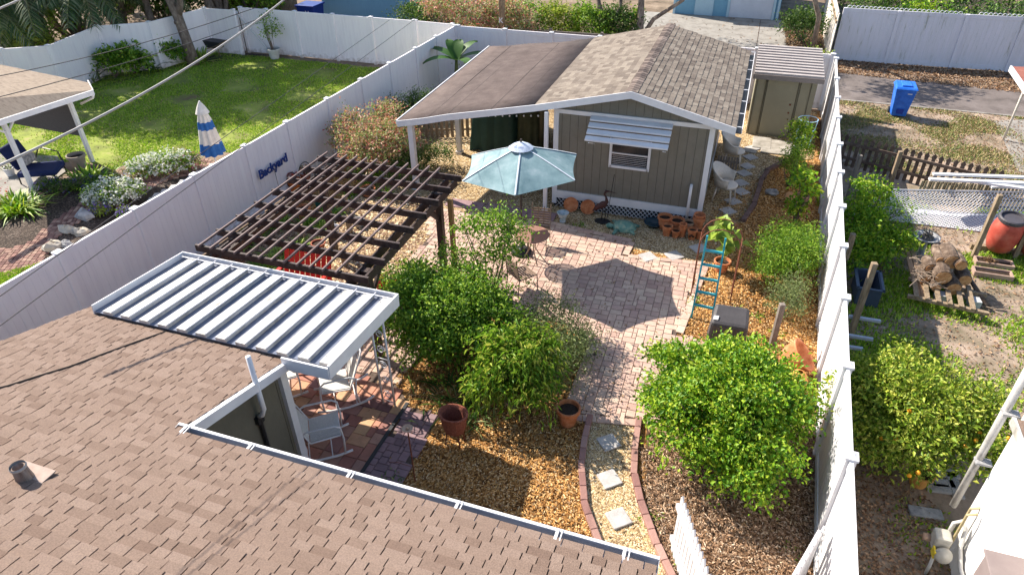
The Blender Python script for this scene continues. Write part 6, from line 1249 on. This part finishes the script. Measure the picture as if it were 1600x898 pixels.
# ---------------------------------------------------------------- LEFT NEIGHBOUR
PH = thing('porch', (-19.5, 13, 0), 'neighbour porch with shingle roof and white posts at the left edge', 'porch')
pz0 = 2.28; ex = -17.0; f0, f1 = at(-30, 196, pz0), at(145, 141, pz0+.06)
b0_, b1_ = at(138, 128, pz0+.12), at(-30, 92, 3.1)
mb = MB(); P4 = [f0+Vector((-.0, -.3, 0)), f1, at(138, 129, pz0+.12), at(0, 101, 2.7), at(-80, 85, 3.0), at(-80, 160, 2.75)]
mb.v = [tuple(p) for p in P4]+[(p.x, p.y, p.z-.1) for p in P4]; n_ = 6; mb.f = [tuple(range(n_)), tuple(range(2*n_-1, n_-1, -1))]+[(k, (k+1) % n_, n_+(k+1) % n_, n_+k) for k in range(n_)]
pr_ = mb.build('roof', mat('porch_shingles', [(.2, .15, .11), (.3, .235, .18), (.36, .29, .22)], .95, 6, .4, 120, stretch=(1, 3, 1)), PH)
mb = MB(); mb.beam(f0-Vector((0, .3, .06)), f1-Vector((0, 0, .06)), .04, .14); mb.beam(f1-Vector((0, 0, .05)), at(138, 128, pz0+.08), .03, .1); mb.build('fascia', whitep, PH)
mb = MB(); mb.tube([f1+Vector((-.05, .03, -.1)), f1+Vector((-.1, .0, -.22)), f1+Vector((-.5, -.1, -.4))], .035, 8); mb.build('downspout', whitep, PH, smooth=True)
ps = [at(145, 253), at(55, 303)]
for k, p in enumerate(ps):
    top = Vector((p.x, p.y, pz0-.05)); mb = MB(); mb.box(p.x, p.y, 0, .1, .1, pz0-.02); mb.build('post', whitep, PH)
    mb = MB(); mb.beam((p.x, p.y, 1.75), (p.x-.0, p.y-.55, 2.2), .05, .05); 
    if k: mb.beam((p.x, p.y, 1.75), (p.x, p.y+.5, 2.2), .05, .05)
    mb.build('brace', whitep, PH)
mb = MB(); mb.beam((ps[0].x, ps[0].y+.1, 2.16), (ps[1].x+.1, ps[1].y-2, 2.16), .06, .16); mb.build('beam', whitep, PH)
mb = MB(); mb.hexa([(-21.5, 10.8, .6), (-18.4, 14.2, .6), (-18.4, 14.25, .6), (-21.5, 10.85, .6)], [(-21.5, 10.8, 2.3), (-18.4, 14.2, 2.2), (-18.4, 14.25, 2.2), (-21.5, 10.85, 2.3)])
mb.v = []; mb.f = []; mb.hexa([(-22, 14.2, .75), (-18.25, 14.0, .75), (-18.25, 14.03, .75), (-22, 14.23, .75)], [(-22, 14.2, 2.3), (-18.25, 14.0, 2.2), (-18.25, 14.03, 2.2), (-22, 14.23, 2.3)]); mb.build('shade_screen', mat('grey_shade_cloth', [(.07, .062, .062), (.1, .09, .09)], .9, 30), PH)
# lounge chair
lc = at(70, 265, .35); t = thing('lounge_chair', (lc.x, lc.y, 0), 'navy cushioned lounge chair with a patterned pillow on the porch slab', 'chair')
mb = MB(); mb.box(lc.x-.05, lc.y-.05, .3, 1.0, .75, .16, .5); mb.build('cushion', navy, t, bevel=.05)
mb = MB(); mb.hexa([(lc.x-.65, lc.y-.35, .4), (lc.x-.5, lc.y-.4, .4), (lc.x-.75, lc.y+.35, .4), (lc.x-.9, lc.y+.3, .4)], [(lc.x-.95, lc.y-.4, 1.0), (lc.x-.85, lc.y-.45, 1.0), (lc.x-1.05, lc.y+.35, 1.0), (lc.x-1.15, lc.y+.3, 1.0)]); mb.build('back_cushion', navy, t, bevel=.03)
mb = MB(); mb.box(lc.x-.5, lc.y-.02, .48, .2, .5, .26, .25); mb.build('pillow', mat('patterned_pillow', [(.12, .11, .12), (.5, .48, .46)], .9, 16), t, bevel=.06)
for dx, dy in ((.42, -.1), (.25, .4), (-.5, -.45), (-.7, .2)): mb = MB(); mb.tube([(lc.x+dx, lc.y+dy, .32), (lc.x+dx*1.05, lc.y+dy, .03)], .02, 6); mb.build('leg', black, t)
mb = MB(); mb.tube([(lc.x-.8, lc.y+.42, .4), (lc.x-.6, lc.y+.5, .75), (lc.x+.1, lc.y+.5, .7), (lc.x+.2, lc.y+.46, .35)], .02, 6); mb.build('armrest', black, t)
c = at(124, 258, .1); pot('garden_pot', (c.x, c.y), .24, .42, mat('taupe_pot', [(.24, .2, .16), (.32, .27, .23)], .8, 6), 'round taupe pot beside the near porch post and fern')
c = at(16, 270, .1); o = pot('garden_pot', (c.x, c.y), .14, .25, whitep, 'small white pot on the porch slab behind the near post'); 
spiky('potted_succulent', (c.x, c.y, .25), 30, .14, .03, L_grey, 'small succulent in the white porch pot', seed=51)
c = at(2, 318, .1); bush('potted_flower', (c.x-.15, c.y, 0), [(0, 0, .3, .16, .16, .14)], 160, .06, .04, F_red, 'red flowers at the left frame edge on the porch slab', 'flowers', r=.01, seed=52)
# ferns & flowers
for k, (px, py, n_, L_, lb) in enumerate(((143, 283, 170, .75, 'arching green fern in front of the taupe porch pot'), (30, 330, 220, .85, 'broad bright fern at the left frame edge by the porch post'))):
    spiky('fern', at(px, py), n_, L_, .06, L_lime, lb, 'fern', seed=53+k, spread=2.2)
bush('flower_bush', at(182, 318), [(0, 0, .3, .48, .4, .3), (.3, .25, .3, .35, .35, .28), (-.35, -.2, .25, .3, .3, .25)], 3600, .06, .035, L_mid, 'white flowering bush nearest the rocks beside the left fence', 'flowers', seed=55, clump=.07, flowers=(1800, .065), fm=F_white)
bush('flower_bush', at(262, 270), [(0, 0, .28, .5, .4, .28), (-.5, -.35, .22, .4, .35, .25), (.35, .3, .25, .35, .3, .25)], 3600, .06, .035, L_mid, 'white flowering bush farther along the left fence near the striped umbrella', 'flowers', seed=56, clump=.07, flowers=(1600, .065), fm=F_white)
bush('flower_bush', at(298, 264), [(0, 0, .25, .35, .35, .22)], 1000, .05, .03, L_mid, 'small pink flowering bush between white flowers and the striped umbrella', 'flowers', seed=57, clump=.07, flowers=(160, .05), fm=F_pink)
bush('flower_bush', at(160, 335), [(0, 0, .14, .22, .2, .14)], 700, .05, .025, L_yellow, 'light green low plant with purple blooms between rocks and fence', 'flowers', seed=58, clump=.05, flowers=(170, .05), fm=F_purple)
bush('flower_bush', at(197, 338), [(0, 0, .1, .16, .16, .14)], 300, .05, .025, L_mid, 'small purple flower clump against the left fence cap', 'flowers', seed=59, clump=.05, flowers=(130, .05), fm=F_purple)
bush('flower_bush', at(100, 300), [(0, 0, .15, .45, .3, .18), (.5, .45, .15, .3, .3, .16), (-.4, -.1, .15, .3, .25, .18)], 1500, .06, .035, L_dark, 'dark low plants with purple flowers along the porch slab edge', 'flowers', seed=60, clump=.07, flowers=(220, .05), fm=F_purple)
for k, (px, py, r, lb) in enumerate(((134, 340, .28, 'large pale rock left of the purple flowers'), (106, 362, .22, 'rounded pale rock in front of the large rock'), (128, 366, .22, 'golden brown rock nearest the left fence'), (146, 314, .2, 'grey rock behind the white flowering bush'), (84, 389, .26, 'flat tan rock at the near end of the rock row'), (104, 384, .17, 'small flat grey rock at the near end beside the fence'))):
    c = at(px, py); rock('rock', (c.x, c.y, r*.25), r, lb, k+1, greystone if k in (0, 3, 5) else rockm, 'rocks beside the left fence', .55)
for k, (px, py) in enumerate(((332, 262), (322, 268), (312, 273), (300, 280), (286, 288), (272, 296), (258, 303), (246, 309), (238, 316))):
    c = at(px, py); mb = MB(); mb.box(c.x, c.y, .02, .2, .3, .06, .45); tag(mb.build('edging_block', stonem, bevel=.01), 'pale edging block beside the left fence, '+['nearest the striped umbrella', 'second from the umbrella', 'third from the umbrella', 'fourth from the umbrella', 'middle of the row', 'just past the middle', 'third from the near end', 'second from the near end', 'at the near end by the white flowers'][k], 'edging block', 'pale edging blocks')
# striped closed umbrella
bp = at(340, 262); t = thing('closed_umbrella', (bp.x, bp.y, 0), 'closed blue and white striped umbrella standing behind the left fence', 'umbrella')
mb = MB(); mb.tube([(bp.x, bp.y, .02), (bp.x, bp.y, 2.0)], .02, 8); mb.build('pole', whitep, t)
cream = mat('cream_canvas', [(.5, .47, .43), (.66, .63, .58)], .85, 8, .2); bstr = mat('blue_stripe_canvas', [(.015, .08, .26), (.03, .13, .38)], .85, 8, .2)
secs = [(.45, .29, bstr), (.78, .25, cream), (1.2, .19, bstr), (1.42, .165, cream), (1.95, .03, None)]
for (z0_, r0_, m_), (z1_, r1_, _) in zip(secs[:-1], secs[1:]):
    mb = MB(); n_ = 32
    for q in range(4):
        tt = q/3; r = r0_+(r1_-r0_)*tt; z = z0_+(z1_-z0_)*tt
        for j in range(n_): a = 2*PI*j/n_; rr_ = r*(1+.22*math.cos(8*a)); mb.v.append((bp.x+rr_*math.cos(a), bp.y+rr_*math.sin(a), z))
    for q in range(3):
        for j in range(n_): mb.f.append((q*n_+j, q*n_+(j+1) % n_, (q+1)*n_+(j+1) % n_, (q+1)*n_+j))
    mb.build('canopy_band', m_, t, smooth=True)
mb = MB(); mb.lathe((bp.x, bp.y, 1.66), [(.19, 0), (.12, .16), (.04, .3), (.01, .34)], 14); mb.build('top_flap', cream, t, smooth=True)
# potted tree by fence, wheelbarrow, trunk tree
c = at(430, 92); pot('garden_pot', (c.x, c.y), .26, .42, mat('off_white_pot', [(.45, .44, .42), (.58, .57, .55)], .7, 6), 'off white pot in front of the back fence gate')
bush('potted_tree', (c.x, c.y, 0), [(0, 0, 1.1, .28, .28, .3), (-.1, 0, 1.5, .15, .15, .3)], 420, .1, .045, L_mid, 'small leafy tree growing in the off white pot by the back fence', 'tree', r=.02, seed=61, trunk='trunk', crown='crown')
c = at(340, 85); t = thing('wheelbarrow', (c.x, c.y, 0), 'dark wheelbarrow parked in shade in the back left fence corner', 'wheelbarrow')
mb = MB(); mb.hexa([(c.x-.3, c.y-.2, .3), (c.x+.3, c.y-.2, .3), (c.x+.3, c.y+.2, .3), (c.x-.3, c.y+.2, .3)], [(c.x-.5, c.y-.33, .65), (c.x+.5, c.y-.33, .6), (c.x+.5, c.y+.33, .6), (c.x-.5, c.y+.33, .65)]); mb.build('tray', darkplastic, t, bevel=.02)
mb = MB(); mb.tube([(c.x-.5, c.y-.25, .2), (c.x+.3, c.y-.28, .45), (c.x+.95, c.y-.3, .75)], .018, 6); mb.tube([(c.x-.5, c.y+.25, .2), (c.x+.3, c.y+.28, .45), (c.x+.95, c.y+.3, .75)], .018, 6); mb.tube([(c.x+.3, c.y-.25, .42), (c.x+.35, c.y-.25, 0)], .018, 6); mb.tube([(c.x+.3, c.y+.25, .42), (c.x+.35, c.y+.25, 0)], .018, 6); mb.build('frame', oldwood, t)
mb = MB(); mb.tube([(c.x-.55, c.y-.04, .18), (c.x-.55, c.y+.04, .18)], .18, 14); mb.build('wheel', black, t)
b = Vector((-21.9, 22.9, 0)); t = thing('tree', (b.x, b.y, 0), 'forked grey trunk tree standing in the shaded back left bed', 'tree')
mb = MB(); mb.tube([(b.x, b.y, 0), (b.x-.05, b.y, 1.0), (b.x-.15, b.y, 1.9), (b.x-.6, b.y+.1, 3.2), (b.x-1.2, b.y+.1, 5)], [.27, .2, .19, .14, .1], 12); mb.tube([(b.x-.2, b.y, 1.7), (b.x+.1, b.y+.05, 2.4), (b.x+.2, b.y, 3.6), (b.x+.3, b.y, 5)], [.13, .13, .11, .08], 12); mb.tube([(b.x-.13, b.y-.1, 1.7), (b.x-.13, b.y-.24, 1.72)], [.1, .08], 10); mb.build('trunk', bark, t, smooth=True)
leaves('crown', [(b.x-1.2, b.y+.2, 5.2, 1.7, 1.3, .9), (b.x+.6, b.y, 5.3, 1.6, 1.3, .8), (b.x-.2, b.y-.9, 5.2, 1.3, 1.0, .7)], 3600, .17, .08, L_dark, t, clump=.2, seed=62)
# palms
def palm(base, h, n, L_, label, seed, lean=(0, 0)):
    g = random.Random(seed); t = thing('palm_tree', (base[0], base[1], 0), label, 'palm tree', 'palms and trees behind the far left fence'); top = Vector((base[0]+lean[0], base[1]+lean[1], h))
    mb = MB(); mb.tube([(base[0], base[1], 0), ((base[0]+top.x)/2, (base[1]+top.y)/2, h*.5), top], [.2, .15, .12], 10); mb.build('trunk', bark, t, smooth=True)
    for k in range(n):
        a = 2*PI*k/n+g.uniform(-.2, .2); el = g.uniform(-.1, 1.0); l = L_*g.uniform(.8, 1.15); V = []; F = []; hd = Vector((math.cos(a), math.sin(a), 0)); pts = []
        for q in range(15):
            u = q/14; pts.append(top+hd*l*u*math.cos(el)*1.0+Vector((0, 0, l*(math.sin(el)*u-.75*u*u))))
        mb = MB(); mb.tube(pts, [.03-.0018*q for q in range(15)], 5); fr = mb.build('frond', stemm, t)
        for q in range(1, 15):
            for sub in (0, .33, .66):
                p = pts[q-1].lerp(pts[q], sub); d = (pts[q]-pts[q-1]).normalized(); s_ = d.cross(Vector((0, 0, 1))).normalized(); u = (q+sub)/15; ll = .75*math.sin(PI*min(1, .15+.8*u))**.6*L_/2.4
                for sg_ in (1, -1):
                    tip = p+s_*sg_*ll*.75+d*ll*.45+Vector((0, 0, -ll*g.uniform(.35, .8))); mid_ = p.lerp(tip, .45)+Vector((0, 0, .06)); w_ = d*.028; i = len(V)
                    V += [p-w_*.5, p+w_*.5, mid_+w_, mid_-w_, tip]; F += [(i, i+1, i+2), (i, i+2, i+3), (i+3, i+2, i+4)]
        np_mesh('leaflets', [tuple(v) for v in V], np.array(F), L_palm, fr)
    return t
palm((-27.2, 21.0), 3.2, 15, 2.5, 'palm with long drooping grey green fronds hanging over the far left fence', 1)
palm((-25.3, 21.9), 3.3, 15, 2.3, 'palm with drooping fronds between the leftmost palm and the forked trunk', 2)
palm((-24.5, 23.9), 3.0, 13, 2.0, 'palm whose frond tips hang just left of the forked trunk', 3)
palm((-27.9, 19.4), 3.0, 12, 2.3, 'leftmost palm at the top left frame corner', 4)
palm((-22.9, 25.7), 3.0, 12, 1.6, 'small palm behind the gate right of the forked trunk', 5)
for k, (x, y, r, h, m_, lb) in enumerate(((-28.3, 23.4, 1.9, 2.4, L_mid, 'bushy green tree behind the far left fence below the palms'), (-27.9, 20.4, 1.2, 1.5, L_yellow, 'sunlit yellow green shrub just over the far left fence'), (-25.9, 25.4, 1.7, 2.2, L_dark, 'dark tree mass behind the fence left of the forked trunk'), (-31.5, 25.2, 2.4, 2.8, L_dark, 'dark tree at the top left edge behind the palms'), (-22.8, 28.2, 1.5, 1.8, L_mid, 'green tree beyond the gate corner'), (-30.0, 21.2, 1.5, 1.9, L_lime, 'light green shrub behind the palms near the porch roof'))):
    bush('tree', (x, y, 0), [(0, 0, h, r, r*.8, h*.6), (r*.5, .2, h*.7, r*.7, r*.6, h*.5), (-r*.5, -.3, h*.8, r*.7, r*.6, h*.5)], 5200, .16, .08, m_, lb, 'tree', r=.08, seed=63+k, clump=.18, trunk='trunk', crown='crown', group='palms and trees behind the far left fence')
for k, (x, y, h) in enumerate(((-26.6, 24.2, 6.2), (-27.6, 20.8, 7.0), (-23.2, 26.8, 6.5), (-28.5, 23.5, 9.0))):
    bush('tree', (x, y, 0), [(0, 0, h, 1.6, 1.5, 1.0), (1.3, .4, h-.6, 1.2, 1.1, .8), (-1.0, -.9, h-.3, 1.2, 1.2, .8), (.4, -1.5, h-.7, 1.0, 1.0, .6), (2.2, -.6, h-.2, 1.2, 1.1, .6)], 7500, .24, .12, L_dark, 'tall shade tree over the far left fence, '+('nearest the forked trunk', 'nearest the porch roof', 'behind the gate with the brace', 'tallest and farthest out')[k], 'tree', r=.14, seed=163+k, clump=.25, trunk='trunk', crown='crown', group='tall shade trees behind the far left fence', shell=.2)
for k, (x, y, r, h, m_, lb) in enumerate(((-27.0, 27.6, 2.6, 2.6, L_dark, 'broad dark tree filling the gap behind the palms'), (-33.5, 22.5, 3.0, 3.0, L_mid, 'wide green tree far behind the leftmost palm'), (-31.5, 29.5, 3.2, 2.8, L_dark, 'dark far tree at the top left edge'), (-24.6, 29.2, 1.8, 2.2, L_dark, 'dark tree behind the forked trunk'))):
    bush('tree', (x, y, 0), [(0, 0, h, r, r*.8, h*.8), (r*.6, .2, h*.6, r*.7, r*.6, h*.6), (-r*.6, -.3, h*.7, r*.7, r*.6, h*.6)], 5000, .22, .1, m_, lb, 'tree', r=.1, seed=263+k, clump=.22, trunk='trunk', crown='crown', group='palms and trees behind the far left fence')
sheet('shaded_bed', [(-24.6, 15.8), (-21.8, 24.9), (-19.6, 25.0), (-20.8, 23.9), (-22.3, 22.6), (-23.3, 19.5), (-23.2, 16)], bedm, .014)
for k, (px, py, kind, lb) in enumerate(((135, 118, 0, 'grey spiky plant near the porch roof against the left corner fence'), (175, 112, 1, 'leggy green shrub against the left corner fence'), (205, 105, 1, 'low green plant in the middle of the shaded fence bed'), (232, 98, 0, 'broad dark strappy plant left of the forked trunk'), (255, 92, 1, 'leafy plant hugging the forked trunk'), (300, 88, 0, 'pale green strappy plant right of the forked trunk'))):
    c = at(px+2, py+4); c += Vector((.55, -.45, 0))
    if kind == 0: spiky('strappy_plant', c, 70, 1.0, .1, [L_grey, 0, 0, L_dark, 0, L_mango][k], lb, seed=90+k, spread=2)
    else: bush('shrub', c, [(0, 0, .7, .45, .4, .45), (.4, .2, .5, .4, .35, .35)], 1100, .15, .08, L_mid, lb, r=.02, seed=90+k, clump=.1)
# ---------------------------------------------------------------- overhead wires
def wire(p, q, r, m, sag, label, n=24):
    mb = MB(); p, q = Vector(p), Vector(q); mb.tube([p.lerp(q, k/n)-Vector((0, 0, sag*4*(k/n)*(1-k/n))) for k in range(n+1)], r, 6); tag(mb.build('overhead_wire', m, smooth=True), label, 'wire')
wgrey = mat('pale_cable', (.36, .34, .32), .6); wdk = mat('dark_cable', (.03, .028, .035), .6)
wire(at(-60, 285, 4.6), at(470, -22, 5.2), .02, wgrey, .25, 'thick pale cable sweeping across the porch and the left lawn')
wire(at(-60, 505, 5.0), at(608, 32, 4.6), .0045, wdk, 0, 'thin dark wire running just above the left fence top')
wire(at(-60, 553, 4.9), at(660, 22, 4.6), .0045, wdk, 0, 'thin dark wire crossing the face of the left fence below the first wire')
wire(at(-60, 130, 4.5), at(400, 12, 4.9), .008, wdk, .12, 'dark wire crossing the porch roof and the far corner fence')
wire(at(-60, 166, 4.4), at(420, 24, 4.4), .008, wdk, .1, 'second dark wire crossing lower on the porch roof')
wire(at(-60, 40, 5.3), at(80, -22, 5.3), .02, wgrey, .0, 'short pale cable crossing the top left frame corner')
for o in list(C.objects):
    if '_o' in o: del o['_o']
